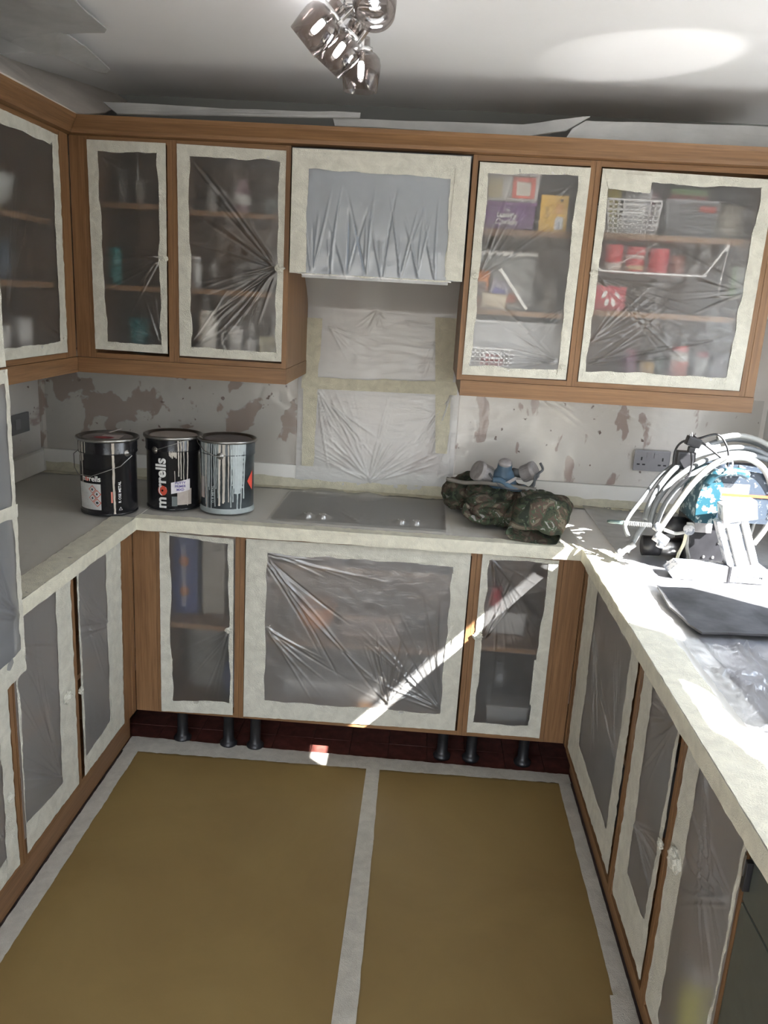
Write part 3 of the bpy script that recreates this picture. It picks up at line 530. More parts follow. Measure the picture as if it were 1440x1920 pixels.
# film hanging over plaster right and left
def wall_film(label, x0, x1, z0, z1, y, seed, anchors, mat, amp=.003):
    U, V = np.meshgrid(np.linspace(x0, x1, int((x1-x0)/.006)), np.linspace(z0, z1, int((z1-z0)/.006))); H = np.abs(creases(U, V, anchors, seed, amp, .0012))
    return tag(grid_mesh('masking_film', U, y-H, V, mat), label, 'plastic sheet')
FILMC = film_mat('thin_clear_film', .80, .0, .10, .10, bs=.3)
wall_film('thin clear film hanging over the plaster right of the hob', 1.155, 2.38, 1.0, 1.395, YW-.004, 75, [(1.45, 1.39, -.7, -.2, 30, .7, 1.0), (1.25+.0, 1.39, -1.7, -1.4, 20, .35, .8), (2.2, 1.0, 2.2, 3.0, 20, .5, 1)], FILMC)
wall_film('thin clear film hanging over the plaster left of the hob', -.60, .48, 1.0, 1.40, YW-.004, 76, [(.10, 1.39, -1.7, -1.45, 6, .4, 1.2), (-.5, 1.39, -1.7, -1.3, 10, .4, 1)], FILMC, .002)

# ---------------------------------------------------------------- sockets
SKM = flat('grey_socket_plate', (.24, .235, .25), .35, .3, var=.05)
sk = thing('double_socket', 'grey double wall socket on the back wall right of the camouflage clothes', 'socket', (1.962, YW-.014, 1.124))
box('face_plate', -.073, -.009, -.043, .073, 0, .043, SKM, sk, .003)
for sx in (-.043, .043):
    box('switch', sx-.006 if 0 else (-.024 if sx < 0 else .006), -.013, .012, (-.006 if sx < 0 else .024), -.009, .034, SKM, sk, .001)
    for (dx, dz, ww, hh) in ((0, .012, .003, .007), (-.011, -.012, .006, .003), (.011, -.012, .006, .003)): box('pin_hole', sx+dx-ww, -.0097, dz-hh-.004, sx+dx+ww, -.0091, dz+hh-.004, BLACK, sk, 0)
s2 = thing('wall_switch', 'dark grey switch plate on the left wall behind film', 'switch', (XL+.004, .42, 1.14), PI/2)
box('face_plate', -.10, -.01, -.04, .10, 0, .04, flat('dark_grey_plate', (.09, .09, .10), .4), s2, .003); box('rocker', -.02, -.014, -.02, .02, -.010, .02, GREY, s2)
# film curtain on the left wall
U, V = np.meshgrid(np.linspace(-.35, .62, 90), np.linspace(1.0, 1.40, 60)); H = np.abs(creases(U, V, [(.5, 1.4, -1.7, -1.4, 12, .4, 1.4), (.1, 1.4, -1.8, -1.1, 10, .4, 1)], 77, .005))
tag(grid_mesh('masking_film', XL+.022+H, U, V, FILMC), 'clear film hanging on the left wall above the worktop', 'plastic sheet')

# ---------------------------------------------------------------- protective boards on top of the cabinets
CB = flat('grey_cardboard', (.40, .405, .40), .7, var=.12, sc=9); CB2 = flat('pinkish_grey_board', (.56, .52, .48), .7, var=.12, sc=7)
def sheet(label, pts, m, thick=.004, seed=1, name='protective_board', cat='board', sub=4):
    bm = bmesh.new(); vs_ = [bm.verts.new(p) for p in pts]; f = bm.faces.new(vs_); bm.normal_update(); nn = f.normal.copy()
    bmesh.ops.triangulate(bm, faces=[f]); bmesh.ops.subdivide_edges(bm, edges=bm.edges[:], cuts=sub, use_grid_fill=True)
    for v in bm.verts: v.co += nn*(.004*noise.noise(v.co*9+Vector((seed, 0, 0)))+.002*noise.noise(v.co*31))
    r_ = bmesh.ops.extrude_face_region(bm, geom=bm.faces[:])
    for v in [g_ for g_ in r_['geom'] if isinstance(g_, bmesh.types.BMVert)]: v.co += nn*thick
    bmesh.ops.recalc_face_normals(bm, faces=bm.faces); return tag(obj(name, bm, m, None), label, cat)
def crease(o, *a): return o
sheet('long grey card strip standing behind the back cornice at the left', [(-0.075,0.160,2.254), (0.736,0.160,2.278), (0.737,0.170,2.293), (0.295,0.190,2.291), (-0.133,0.190,2.294)], CB, seed=2)
sheet('grey card strip standing behind the cornice above the hood, right end curling up', [(0.656,0.150,2.247), (1.280,0.150,2.241), (1.408,0.160,2.267), (1.483,0.170,2.314), (1.373,0.180,2.300), (1.270,0.180,2.281), (0.646,0.170,2.273)], CB, seed=3)
sheet('grey paint-stained card strip standing behind the right end of the cornice', [(1.409,0.150,2.240), (2.090,0.150,2.242), (2.086,0.170,2.309), (1.648,0.180,2.307), (1.473,0.180,2.303), (1.428,0.160,2.273)], CB, seed=4)
sheet('pinkish grey board lying on the left wall cabinets below the ceiling', [(-0.185,-0.406,2.237), (-0.185,0.086,2.234), (-0.160,0.266,2.274), (-0.220,0.658,2.398), (-0.400,0.744,2.494), (-0.500,0.662,2.554), (-0.500,0.209,2.438)], CB2, seed=5)
sheet('grey card with a ragged tip sticking out near the ceiling at top left', [(-0.329,-0.134,2.350), (-0.220,-0.124,2.360), (-0.152,-0.097,2.360), (-0.136,0.057,2.370), (-0.110,0.159,2.375), (-0.077,0.111,2.380), (-0.057,-0.126,2.380), (-0.071,-0.251,2.385), (-0.285,-0.212,2.380)], CB, seed=6)
sheet('uppermost grey card under the ceiling in the top left corner', [(-0.286,-0.211,2.375), (-0.087,-0.231,2.385), (0.046,-0.240,2.390), (0.064,-0.269,2.390), (0.065,-0.396,2.390), (0.065,-0.508,2.395), (-0.128,-0.502,2.390)], CB, seed=8)

# ---------------------------------------------------------------- ceiling spotlight
lp = thing('ceiling_spotlight', 'chrome ceiling spotlight with four smoked glass shades', 'ceiling light', (.80, -.47, HC))
CH = flat('chrome', (.80, .80, .80), .22, 1, var=.02)
box('ceiling_plate', -.055, -.055, -.022, .055, .055, -.0005, STEEL, lp, .003)
gm, n, l = newmat('smoked_glass'); g1 = n.new('ShaderNodeBsdfGlass'); g1.inputs['Color'].default_value = (.80, .76, .74, 1); g1.inputs['IOR'].default_value = 1.15; g1.inputs['Roughness'].default_value = .01
t1 = n.new('ShaderNodeBsdfTransparent'); t1.inputs[0].default_value = (.74, .70, .68, 1); gg = n.new('ShaderNodeBsdfGlossy'); gg.inputs['Roughness'].default_value = .06
lw = n.new('ShaderNodeLayerWeight'); lw.inputs[0].default_value = .2; m1 = n.new('ShaderNodeMixShader'); l.new(lw.outputs['Facing'], m1.inputs[0]); l.new(t1.outputs[0], m1.inputs[1]); l.new(gg.outputs[0], m1.inputs[2])
oo = n.new('ShaderNodeOutputMaterial'); l.new(m1.outputs[0], oo.inputs[0]); SMOKE = gm
em, n, l = newmat('lit_bulb'); e1 = n.new('ShaderNodeEmission'); e1.inputs[0].default_value = (.85, .93, 1, 1); e1.inputs[1].default_value = 45; oo = n.new('ShaderNodeOutputMaterial'); l.new(e1.outputs[0], oo.inputs[0]); BULB = em
SPOTS = .86
def spot(base, direction):
    # base: point where the holder joins, direction: axis of the shade
    q = Vector(direction).normalized().to_track_quat('-Z', 'Y').to_matrix().to_4x4(); m_ = Matrix.Translation(base) @ q @ Matrix.Scale(SPOTS, 4)
    lobj('glass_shade', [(.024, .0), (.026, -.036), (.045, -.044), (.056, -.056), (.060, -.075), (.058, -.10), (.051, -.148), (.0495, -.148), (.0565, -.10), (.0585, -.075), (.0545, -.057), (.044, -.046), (.0245, -.038), (.0225, .0)], SMOKE, lp, 40, (0, 0, 0), m_)
    lobj('shade_collar', [(.0275, -.028), (.034, -.028), (.034, -.041), (.0275, -.041), (.0275, -.028)], CH, lp, 32, (0, 0, 0), m_)
    hol = lobj('lamp_holder', [(0, -.066), (.011, -.066), (.012, -.03), (.010, .012), (0, .012)], CH, lp, 20, (0, 0, 0), m_)
    lobj('bulb', [(0, -.112), (.007, -.110), (.0095, -.10), (.0095, -.075), (.007, -.066), (0, -.065)], BULB, hol, 20, (0, 0, 0), m_)
    bm = bmesh.new(); bx(bm, -.010, -.036, -.045, .010, -.0335, .03, .0005, m_); bx(bm, -.010, -.036, .03, .010, .0, .0325, .0005, m_); obj('bracket', bm, CH, lp)
lx, ly, lz = .80, -.47, HC
def rel(p): return Vector(p)-Vector((lx, ly, lz))
bm = bmesh.new(); tube(bm, [rel((0.785,-0.400,2.425)), rel((0.785,-0.400,2.366))], .0075, 14); obj('stem', bm, CH, lp, True)
spot(rel((0.787,-0.400,2.357)), (0.0, .06, -1))
spot(rel((0.782,-0.460,2.370)), (-.62, .10, -.78))
spot(rel((0.744,-0.520,2.395)), (-.66, .05, -.62))
spot(rel((0.828,-0.620,2.416)), (.1, -.5, -.6))
bm = bmesh.new(); tube(bm, [rel((0.782,-0.460,2.370))+Vector((0, 0, .02)), rel((.79, -.46, 2.398))], .006, 10); tube(bm, [rel((0.744,-0.520,2.395)), rel((.78, -.5, 2.398))], .006, 10); tube(bm, [rel((0.828,-0.620,2.416)), rel((.80, -.50, 2.398))], .006, 10); obj('arm', bm, CH, lp, True)
lobj('swivel_disc', [(0, -.034), (.03, -.034), (.045, -.028), (.047, -.0225), (0, -.0225)], CH, lp, 32, (0, 0, 0))
# ================================================================ contents of the cabinets
def circ(r_, z_): return (r_, z_)
def tumbler(name, label, x, y, z, r0, r1, h, col, cat='cup', group=None, metal=0, rough=.35, handle=0):
    t = thing(name, label, cat, (x, y, z), 0, group); m = flat(name+'_'+'_'.join('%d' % int(c*99) for c in col), col, rough, metal, .06)
    lobj('body', [(0, .0005), (r0*.9, .0005), (r0, .004), (r1, h), (r1-.003, h), (r0-.003, .006), (0, .006)], m, t, 28)
    if handle:
        s_ = handle; tobj('handle', [(s_*r1*.93, 0, h*.8), (s_*(r1+.02), 0, h*.78), (s_*(r1+.026), 0, h*.5), (s_*(r1+.014), 0, h*.26), (s_*r0*.95, 0, h*.22)], .0045, m, t)
    return t
def jar(name, label, x, y, z, r_, h, col, lid, cat='jar', group=None, lidh=.018, band=None):
    t = thing(name, label, cat, (x, y, z), 0, group); m = flat('jar_'+'_'.join('%d' % int(c*99) for c in col), col, .3, 0, .08); ml = flat('lid_'+'_'.join('%d' % int(c*99) for c in lid), lid, .35, 0, .06)
    lobj('body', [(0, .0005), (r_*.92, .0005), (r_, .005), (r_, h-lidh-.012), (r_*.82, h-lidh-.001), (0, h-lidh-.001)], m, t, 28)
    lobj('lid', [(r_*.80, h-lidh), (r_*.88, h-lidh+.001), (r_*.88, h-.002), (r_*.84, h), (0, h)], ml, t, 28)
    if band: lobj('paper_band', [(r_+.0006, h*.22), (r_+.0006, h*.62)], flat('band_'+'_'.join('%d' % int(c*99) for c in band), band, .6), t, 28)
    return t
def tin(name, label, x, y, z, r_, h, col, group=None, band=None):
    t = thing(name, label, 'tin', (x, y, z), 0, group); m = flat('tin_'+'_'.join('%d' % int(c*99) for c in col), col, .35, 0, .1)
    lobj('body', [(0, .0005), (r_, .0005), (r_, .003), (r_-.001, .005), (r_-.001, h-.005), (r_, h-.003), (r_, h), (r_-.002, h), (r_-.003, h-.003), (0, h-.003)], m, t, 28)
    for k, (a, b, c) in enumerate(band or []): lobj('printed_band', [(r_-.0004, h*a), (r_-.0004, h*b)], flat('print_'+'_'.join('%d' % int(q*99) for q in c), c, .5), t, 28)
    return t
def carton(name, label, x0, y0, z, wd, dp, h, col, rz=0, cat='box', panels=(), rough=.45, flap=True, group=None):
    t = thing(name, label, cat, (x0+wd/2, y0+dp/2, z), rz, group); m = flat('carton_'+'_'.join('%d' % int(c*99) for c in col), col, rough, 0, .05)
    box('body', -wd/2, -dp/2, .0005, wd/2, dp/2, h-.001, m, t, .0012)
    if flap: box('top_flap', -wd/2+.001, -dp/2+.0002, h-.0009, wd/2-.001, dp/2-.002, h, m, t, 0)
    for (a, b, c, d, pc) in panels: box('printed_panel', -wd/2+wd*a, -dp/2-.0006, h*b, -wd/2+wd*c, -dp/2-.0001, h*d, flat('print_'+'_'.join('%d' % int(q*99) for q in pc), pc, .5), t, 0)
    return t
def text_mesh(s, size, extr=.0002, bold=.0, align='CENTER'):
    c = bpy.data.curves.new('lettering', 'FONT'); c.body = s; c.size = size; c.extrude = extr; c.offset = bold; c.align_x = align; c.resolution_u = 3
    o = bpy.data.objects.new('tmp', c); COL.objects.link(o); dg = bpy.context.evaluated_depsgraph_get(); me = bpy.data.meshes.new_from_object(o.evaluated_get(dg)); bpy.data.objects.remove(o); return me
def lettering(s, size, loc, m, parent, rot=(PI/2, 0, 0), bold=0, name='lettering', align='CENTER', extr=.0002):
    me = text_mesh(s, size, extr, bold, align); me.materials.clear(); o = link(name, me, m, parent); o.location = loc; o.rotation_euler = rot; return o
WINK = flat('white_print', (.75, .75, .73), .5); RINK = flat('red_print', (.45, .06, .04), .5); KINK = flat('black_print', (.03, .03, .03), .5)
def lattice(bm, x0, x1, z0, z1, y, nx, nz, bar, th, taper=0, skip=None):
    # perforated wall: horizontal and vertical bars with real holes, top wider than the bottom by taper
    for k in range(nz+1):
        z_ = z0+(z1-z0)*k/nz; f = (z_-z0)/(z1-z0); bx(bm, x0-taper*f, y-th/2, z_-bar/2, x1+taper*f, y+th/2, z_+bar/2)
    for i in range(nx+1):
        u = i/nx; xa = x0+(x1-x0)*u; xb = (x0-taper)+(x1-x0+2*taper)*u
        vs_ = []
        for (xx, zz) in ((xa, z0), (xb, z1)):
            for dx, dy in ((-bar/2, -th/2), (bar/2, -th/2), (bar/2, th/2), (-bar/2, th/2)): vs_.append(bm.verts.new((xx+dx, y+dy, zz)))
        for q in ((0, 1, 5, 4), (1, 2, 6, 5), (2, 3, 7, 6), (3, 0, 4, 7)): bm.faces.new([vs_[i_] for i_ in q])
def basket(name, label, x, y, z, wd, dp, h, m, nx, nz, taper=.008, handle=True, bar=.0045, cat='basket', rz=0):
    t = thing(name, label, cat, (x, y, z), rz)
    bm = bmesh.new(); lattice(bm, -wd/2, wd/2, .004, h-.008, -dp/2, nx, nz, bar, .0022, taper)
    if handle: bx(bm, -.030, -dp/2-.0015, h*.58, .030, -dp/2+.0015, h*.63); bx(bm, -.030, -dp/2-.0015, h*.80, .030, -dp/2+.0015, h*.85); bx(bm, -.033, -dp/2-.0015, h*.58, -.028, -dp/2+.0015, h*.85); bx(bm, .028, -dp/2-.0015, h*.58, .033, -dp/2+.0015, h*.85)
    obj('front_wall', bm, m, t)
    bm = bmesh.new(); lattice(bm, -wd/2, wd/2, .004, h-.008, dp/2, nx, nz, bar, .0022, taper); obj('rear_wall', bm, m, t)
    for s_ in (-1, 1):
        bm = bmesh.new(); lattice(bm, -dp/2, dp/2, .004, h-.008, 0, nx, nz, bar, .0022, 0)
        for v in bm.verts: v.co = Vector((s_*(wd/2+taper*(v.co.z/h))+v.co.y, v.co.x, v.co.z))
        obj('side_wall', bm, m, t)
    box('base', -wd/2, -dp/2, .0005, wd/2, dp/2, .004, m, t, .001)
    bm = bmesh.new(); a, b = wd/2+taper+.004, dp/2+.004
    for q in ((-a, -b, a, -b+.007), (-a, b-.007, a, b), (-a, -b, -a+.007, b), (a-.007, -b, a, b)): bx(bm, q[0], q[1], h-.010, q[2], q[3], h-.004, .001)
    obj('rim', bm, m, t); return t
def packet(name, label, x, y, z, wd, h, col, tilt=0, rz=0, cat='packet', patch=None, seed=1, dp=.03):
    t = thing(name, label, cat, (x, y, z), 0); t.rotation_euler = (0, tilt, rz)
    n_ = 12; bm = bmesh.new(); bmesh.ops.create_grid(bm, x_segments=n_, y_segments=n_, size=.5)
    for v in bm.verts:
        u, q = v.co.x*2, v.co.y*2; b_ = (1-u*u)*(1-q*q); v.co = Vector((u*wd/2, -dp/2*max(0, b_)**.5-.004*noise.noise(Vector((u*3+seed, q*3, 0))), (q+1)*h/2))
    r_ = bmesh.ops.duplicate(bm, geom=bm.verts[:]+bm.edges[:]+bm.faces[:])
    for v in [g_ for g_ in r_['geom'] if isinstance(g_, bmesh.types.BMVert)]: v.co.y = -v.co.y+.0005
    bmesh.ops.recalc_face_normals(bm, faces=bm.faces)
    obj('pouch', bm, flat('packet_'+'_'.join('%d' % int(c*99) for c in col), col, .3), t, True)
    if patch: box('printed_panel', -wd*.3, -dp/2-.004, h*.3, wd*.3, -dp/2-.0025, h*.7, flat('print_'+'_'.join('%d' % int(q*99) for q in patch), patch, .5), t, 0)
    return t
s1, s2_, s3_, s4 = 1.978, 1.705, 1.4684, 0
e_ = .0006
# narrow cabinet, left end
tumbler('glass_tumbler', 'tall pale grey glass on the top shelf of the narrow wall cabinet, left one', -.118, .33, 1.978+e_, .017, .020, .125, (.22, .21, .20))
tumbler('glass_tumbler', 'short pale grey glass on the top shelf of the narrow wall cabinet, right one', -.046, .31, 1.978+e_, .018, .021, .085, (.40, .38, .36))
t = tumbler('stacking_beaker', 'teal beaker on the middle shelf of the narrow wall cabinet, lower of two', -.130, .27, 1.705+e_, .021, .027, .065, (.03, .20, .20)); 
tumbler('stacking_beaker', 'teal beaker standing in another on the middle shelf of the narrow wall cabinet', -.130, .27, 1.705+.067+e_, .021, .027, .06, (.05, .24, .24))
tumbler('stacking_beaker', 'wide dark teal beaker at the bottom of the narrow wall cabinet', -.050, .27, 1.4684+e_, .032, .043, .125, (.02, .15, .17))
# 400 cabinet left of the hood
tumbler('glass_mug', 'grey glass mug on the top shelf left of the hood', .205, .33, 1.966+e_, .020, .023, .10, (.36, .35, .34), handle=1)
t = thing('vase', 'mauve and cream vase on the top shelf left of the hood', 'vase', (.318, .32, 1.966+e_)); lobj('body', [(0, .0005), (.022, .0005), (.034, .03), (.036, .06), (.024, .095), (.018, .11), (.022, .12), (.019, .12), (.015, .11), (0, .09)], flat('mauve_ceramic', (.40, .26, .30), .3), t); lobj('white_band', [(.0352, .036), (.0368, .06), (.033, .07)], WHITE, t)
carton('tea_carton', 'small grey green carton on the top shelf left of the hood', .40, .30, 1.966+e_, .055, .07, .06, (.22, .27, .27)); carton('spice_carton', 'small tan carton beside the green one on the top shelf left of the hood', .458, .28, 1.966+e_, .03, .06, .065, (.40, .26, .18))
jar('storage_jar', 'white storage jar on the middle shelf left of the hood', .160, .28, 1.708+e_, .020, .11, (.62, .63, .62), (.6, .6, .6))
tumbler('water_glass', 'faint grey glass on the middle shelf left of the hood', .30, .38, 1.708+e_, .022, .026, .10, (.24, .22, .21)); tumbler('water_glass', 'dim tall glass on the middle shelf beside the hood side', .365, .40, 1.708+e_, .022, .026, .11, (.20, .18, .17))
jar('canister', 'tall cream canister at the bottom left of the cabinet left of the hood', .200, .29, 1.4684+e_, .036, .165, (.66, .63, .57), (.66, .63, .57))
tumbler('mug', 'white mug with handle at the bottom of the cabinet left of the hood', .310, .27, 1.4684+e_, .024, .027, .115, (.66, .64, .62), handle=-1)
tumbler('mug', 'small white cup right of the tall mug at the bottom left of the hood', .368, .25, 1.4684+e_, .020, .022, .07, (.64, .62, .60)); carton('carton', 'pale yellow carton at the bottom right of the cabinet left of the hood', .40, .24, 1.4684+e_, .062, .06, .085, (.48, .44, .27))
# left wall cabinet
t = thing('bowl_stack', 'white bowl on the top shelf of the left wall cabinet', 'bowl', (-.43, -.16, 1.90+e_)); lobj('bowl', [(0, .0005), (.04, .0005), (.09, .05), (.11, .11), (.106, .11), (.085, .052), (0, .008)], flat('pale_grey_ceramic', (.56, .58, .56), .35), t, 36)
for k, (y_, c_, h_) in enumerate(((-.10, (.12, .17, .23), .12), (-.22, (.16, .25, .30), .15))): tumbler('tall_cup', ('dark blue tall cup on the middle shelf of the left wall cabinet', 'grey blue tall cup on the middle shelf of the left wall cabinet')[k], -.42, y_, 1.70+e_, .032, .04, h_, c_)
tumbler('mug', 'white mug with handle at the bottom of the left wall cabinet', -.36, -.22, 1.4684+e_, .036, .04, .095, (.68, .67, .64), handle=-1)
tumbler('mug', 'white mug nearer the corner at the bottom of the left wall cabinet', -.36, -.08, 1.4684+e_, .036, .04, .115, (.70, .69, .67))
# 400 cabinet right of the hood
CLEAR = flat('cloudy_tub', (.45, .44, .43), .25)
def tub(label, x, y, z, wd, dp, h, lidc, m=CLEAR, taper=.01):
    t = thing('food_tub', label, 'food container', (x, y, z)); bm = bmesh.new(); bx(bm, -wd/2, -dp/2, .0005, wd/2, dp/2, h-.0105, .006)
    for v in bm.verts:
        f = v.co.z/h; v.co.x *= 1+taper*2*f/wd; v.co.y *= 1+taper*2*f/dp
    obj('tub', bm, m, t); box('lid', -wd/2-taper-.003, -dp/2-taper-.003, h-.010, wd/2+taper+.003, dp/2+taper+.003, h, flat('lid_tub_%d' % int(lidc[0]*99), lidc, .4), t, .003); return t
pt = tub('purple sweet tub with white lettering on the top shelf right of the hood', 1.255, .29, 1.957+e_, .165, .15, .090, (.16, .04, .20), flat('purple_tub', (.10, .018, .15), .35), .006)
lettering('The', .014, (-.01, -.0835, .060), WINK, pt, bold=.0003); lettering('Luxury', .024, (-.01, -.0835, .041), WINK, pt, bold=.0006); lettering('Cookie', .024, (-.01, -.0835, .019), WINK, pt, bold=.0006)
t = tub('cloudy snack tub with a red label resting on the purple tub', 1.258, .29, 1.957+.0915, .17, .15, .092, (.42, .40, .40), taper=.006)
box('label_sheet', -.0, -.0845, .012, .075, -.0835, .078, flat('red_label', (.62, .12, .09), .5), t, 0); box('label_sheet', .013, -.0855, .020, .060, -.0848, .064, flat('pale_label', (.60, .56, .50), .5), t, 0); box('snack_bag', -.08, -.0840, .012, -.035, -.0832, .07, flat('ochre_snack', (.40, .34, .20), .6), t, 0)
yc = carton('yellow_carton', 'tall yellow carton with a price tag on the top shelf right of the hood', 1.357, .20, 1.957+e_, .092, .05, .118, (.70, .42, .045), -.05)
for k, (a, wd_) in enumerate(((.030, .030), (.022, .026), (.014, .028), (.006, .022))): box('printed_line', .004, -.0258, .055+a, .004+wd_, -.0252, .058+a, RINK, yc, 0)
lettering('Lion', .022, (-.018, -.0256, .062), KINK, yc, rot=(PI/2, -PI/2, 0), bold=.0002)
lobj('printed_dot', [(0, 0), (.006, 0), (.006, .0005), (0, .0005)], KINK, yc, 18, (0, 0, 0), Matrix.Translation((.024, -.0251, .102)) @ Matrix.Rotation(PI/2, 4, 'X')); lobj('printed_dot', [(.004, 0), (.005, 0), (.005, .0005), (.004, .0005)], KINK, yc, 18, (0, 0, 0), Matrix.Translation((.008, -.0251, .102)) @ Matrix.Rotation(PI/2, 4, 'X'))
bm = bmesh.new(); prism(bm, [(.006, .008), (.034, .008), (.034, .042), (.028, .050), (.012, .050), (.006, .042)], 1, -.027, -.0256); obj('price_tag', bm, flat('white_tag', (.72, .76, .80), .5), yc)
lettering('2501', .013, (.023, -.0275, .025), flat('blue_print', (.05, .15, .35), .5), yc, rot=(PI/2, -PI/2, 0))
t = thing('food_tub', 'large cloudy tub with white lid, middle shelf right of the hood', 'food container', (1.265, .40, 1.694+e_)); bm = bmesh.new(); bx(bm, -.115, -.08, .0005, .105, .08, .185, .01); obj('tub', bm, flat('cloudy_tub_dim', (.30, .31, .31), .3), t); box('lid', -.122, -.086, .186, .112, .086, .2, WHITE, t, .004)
t = thing('white_lid', 'white lid tilted in front of the packets on the middle shelf right of the hood', 'lid', (1.338, .212, 1.694+.006)); t.rotation_euler = (0, -.66, 0); box('rim', -.005, -.05, 0, .005, .05, .165, WHITE, t, .002); box('lip', -.009, -.052, .157, -.0055, .052, .165, WHITE, t, .001)
packet('crisp_packet', 'orange packet at the left of the middle shelf right of the hood', 1.178, .245, 1.694+.004, .06, .125, (.72, .25, .06), 0, 0, patch=(.10, .05, .04), seed=2)
packet('crisp_packet', 'pale lilac packet with a blue band leaning on the orange one', 1.222, .225, 1.694+.004, .07, .10, (.50, .48, .60), .35, 0, patch=(.07, .06, .30), seed=3)
packet('crisp_packet', 'small white packet with an orange mark beside the tilted lid', 1.285, .245, 1.694+.004, .075, .075, (.62, .60, .55), -.1, 0, patch=(.72, .16, .06), seed=4)
packet('crisp_packet', 'cream crinkled packet lying at the front of the middle shelf right of the hood', 1.225, .195, 1.694+.004, .085, .05, (.58, .50, .38), .05, 0, seed=5, dp=.02)
jar('storage_jar', 'dim tan jar on the right of the middle shelf right of the hood', 1.43, .33, 1.694+e_, .03, .10, (.20, .17, .13), (.18, .15, .12))
t = thing('storage_box', 'large cloudy white box filling the bottom right of the cabinet right of the hood', 'storage box', (1.325, .32, 1.4684)); bm = bmesh.new(); bx(bm, -.165, -.07, .0006, .165, .16, .178, .008); obj('body', bm, flat('cloudy_white_box', (.50, .51, .53), .3), t); box('rim', -.171, -.076, .1785, .171, .166, .188, flat('cloudy_white_rim', (.62, .63, .64), .3), t, .002); 
PW = flat('white_basket_plastic', (.72, .72, .74), .35)
basket('plastic_basket', 'white perforated basket at the bottom left of the cabinet right of the hood', 1.235, .203, 1.4684, .145, .075, .10, PW, 9, 6, .004)
packet('red_packet', 'red and white packet inside the white basket right of the hood', 1.225, .203, 1.4684+.006, .08, .07, (.62, .14, .16), .3, 0, seed=8, dp=.02)
# wide cabinet right
basket('plastic_basket', 'white perforated basket on the top shelf of the wide wall cabinet', 1.670, .30, 1.964, .156, .17, .118, PW, 10, 7, .012)
GB = flat('grey_basket_plastic', (.36, .37, .40), .4)
basket('plastic_basket', 'grey woven-look basket on the top shelf of the wide wall cabinet', 1.872, .335, 1.964, .150, .17, .128, GB, 22, 14, .012, handle=False, bar=.0048)
tk = bpy.data.objects.get('plastic_basket.002')
packet('crisp_packet', 'yellow foil packet in the white basket on the top shelf of the wide wall cabinet', 1.622, .30, 1.973, .06, .145, (.62, .52, .05), -.1, 0, seed=11)
pk_ = packet('crisp_packet', 'black and white printed packet in the white top shelf basket of the wide wall cabinet', 1.675, .265, 1.973, .085, .148, (.66, .66, .70), .12, 0, seed=12); lettering('D.P.Y', .026, (0, -.022, .118), KINK, pk_, bold=.0012, rot=(PI/2, -.5, 0))
packet('crisp_packet', 'mauve packet in the white basket on the top shelf of the wide wall cabinet', 1.722, .30, 1.973, .06, .142, (.36, .22, .26), .1, 0, seed=13)
bxr = carton('green_red_carton', 'green and red carton standing in the grey basket', 1.806, .31, 1.970, .125, .05, .158, (.50, .06, .05), 0, panels=[(0, .88, 1, 1, (.20, .36, .14))]); lettering('Nairn', .018, (.01, -.0258, .120), WINK, bxr, bold=.0003)
box('printed_sticker', .02, -.0975, .085, .075, -.0965, .105, RINK, tk, 0)
t = jar('storage_canister', 'cream round canister on the top shelf of the wide wall cabinet', 2.028, .345, 1.964+e_, .058, .118, (.52, .49, .41), (.50, .47, .40), lidh=.016); t2 = thing('glass_bowl', 'dark upside down bowl on the cream canister', 'bowl', (2.02, .345, 2.0826+e_)); lobj('body', [(.045, .0005), (.04, .02), (.02, .034), (0, .038)], flat('dark_glass_bowl', (.06, .06, .06), .2), t2)
# hanging wire basket under the top shelf with tins
wbk = thing('wire_basket', 'white wire basket hanging from the top shelf of the wide wall cabinet', 'basket', (0, 0, 0)); WR_ = flat('white_wire', (.80, .80, .80), .4)
def framew(y): return [(1.556, y, 1.944), (1.560, y, 1.87), (1.575, y, 1.846), (1.60, y, 1.842), (1.90, y, 1.842), (1.925, y, 1.848), (1.938, y, 1.865), (1.985, y, 1.940), (1.990, y, 1.944)]
for y_ in (.185, .40): tobj('side_frame', framew(y_), .0035, WR_, wbk, 8, 6)
bm = bmesh.new()
for k in range(17): x_ = 1.595+.019*k; tube(bm, [(x_, .185, 1.8385), (x_, .40, 1.8385)], .0014, 6)
obj('floor_wires', bm, WR_, wbk); box('hook_tab', 1.982, .183, 1.925, 1.992, .195, 1.963, WR_, wbk, .002); tobj('brace_wire', [(1.600, .187, 1.846), (1.73, .187, 1.925), (1.76, .187, 1.943)], .0012, WR_, wbk, 6, 4)
reds = [('red tin nearest the left side of the hanging wire basket', 1.632, .285, .034), ('red tin with a pale band, second in the hanging wire basket', 1.708, .285, .034), ('plain red tin, third in the hanging wire basket', 1.790, .29, .036), ('dull brown red tin, rightmost in the hanging wire basket', 1.862, .32, .028)]
for k, (lb, x_, y_, r_) in enumerate(reds):
    tin('food_tin', lb, x_, y_, 1.8403, r_, (.094, .090, .088, .07)[k], ((.58, .04, .05), (.55, .05, .06), (.62, .04, .06), (.30, .09, .06))[k], 'tins in the hanging wire basket', [[(.08, .35, (.45, .35, .30))], [(.15, .30, (.56, .40, .22)), (.55, .7, (.6, .45, .42))], [], []][k])
wb2 = thing('wire_basket', 'small white wire basket at the right side of the wide wall cabinet', 'basket', (0, 0, 0))
for y_ in (.20, .40): tobj('side_frame', [(1.996, y_, 1.940), (1.988, y_, 1.86), (1.985, y_, 1.785), (1.992, y_, 1.780), (2.02, y_, 1.779), (2.086, y_, 1.779)], .0016, WR_, wb2, 6, 4)
bm = bmesh.new()
for k in range(6): tube(bm, [(1.995+.017*k, .20, 1.7775), (1.995+.017*k, .40, 1.7775)], .0011, 6)
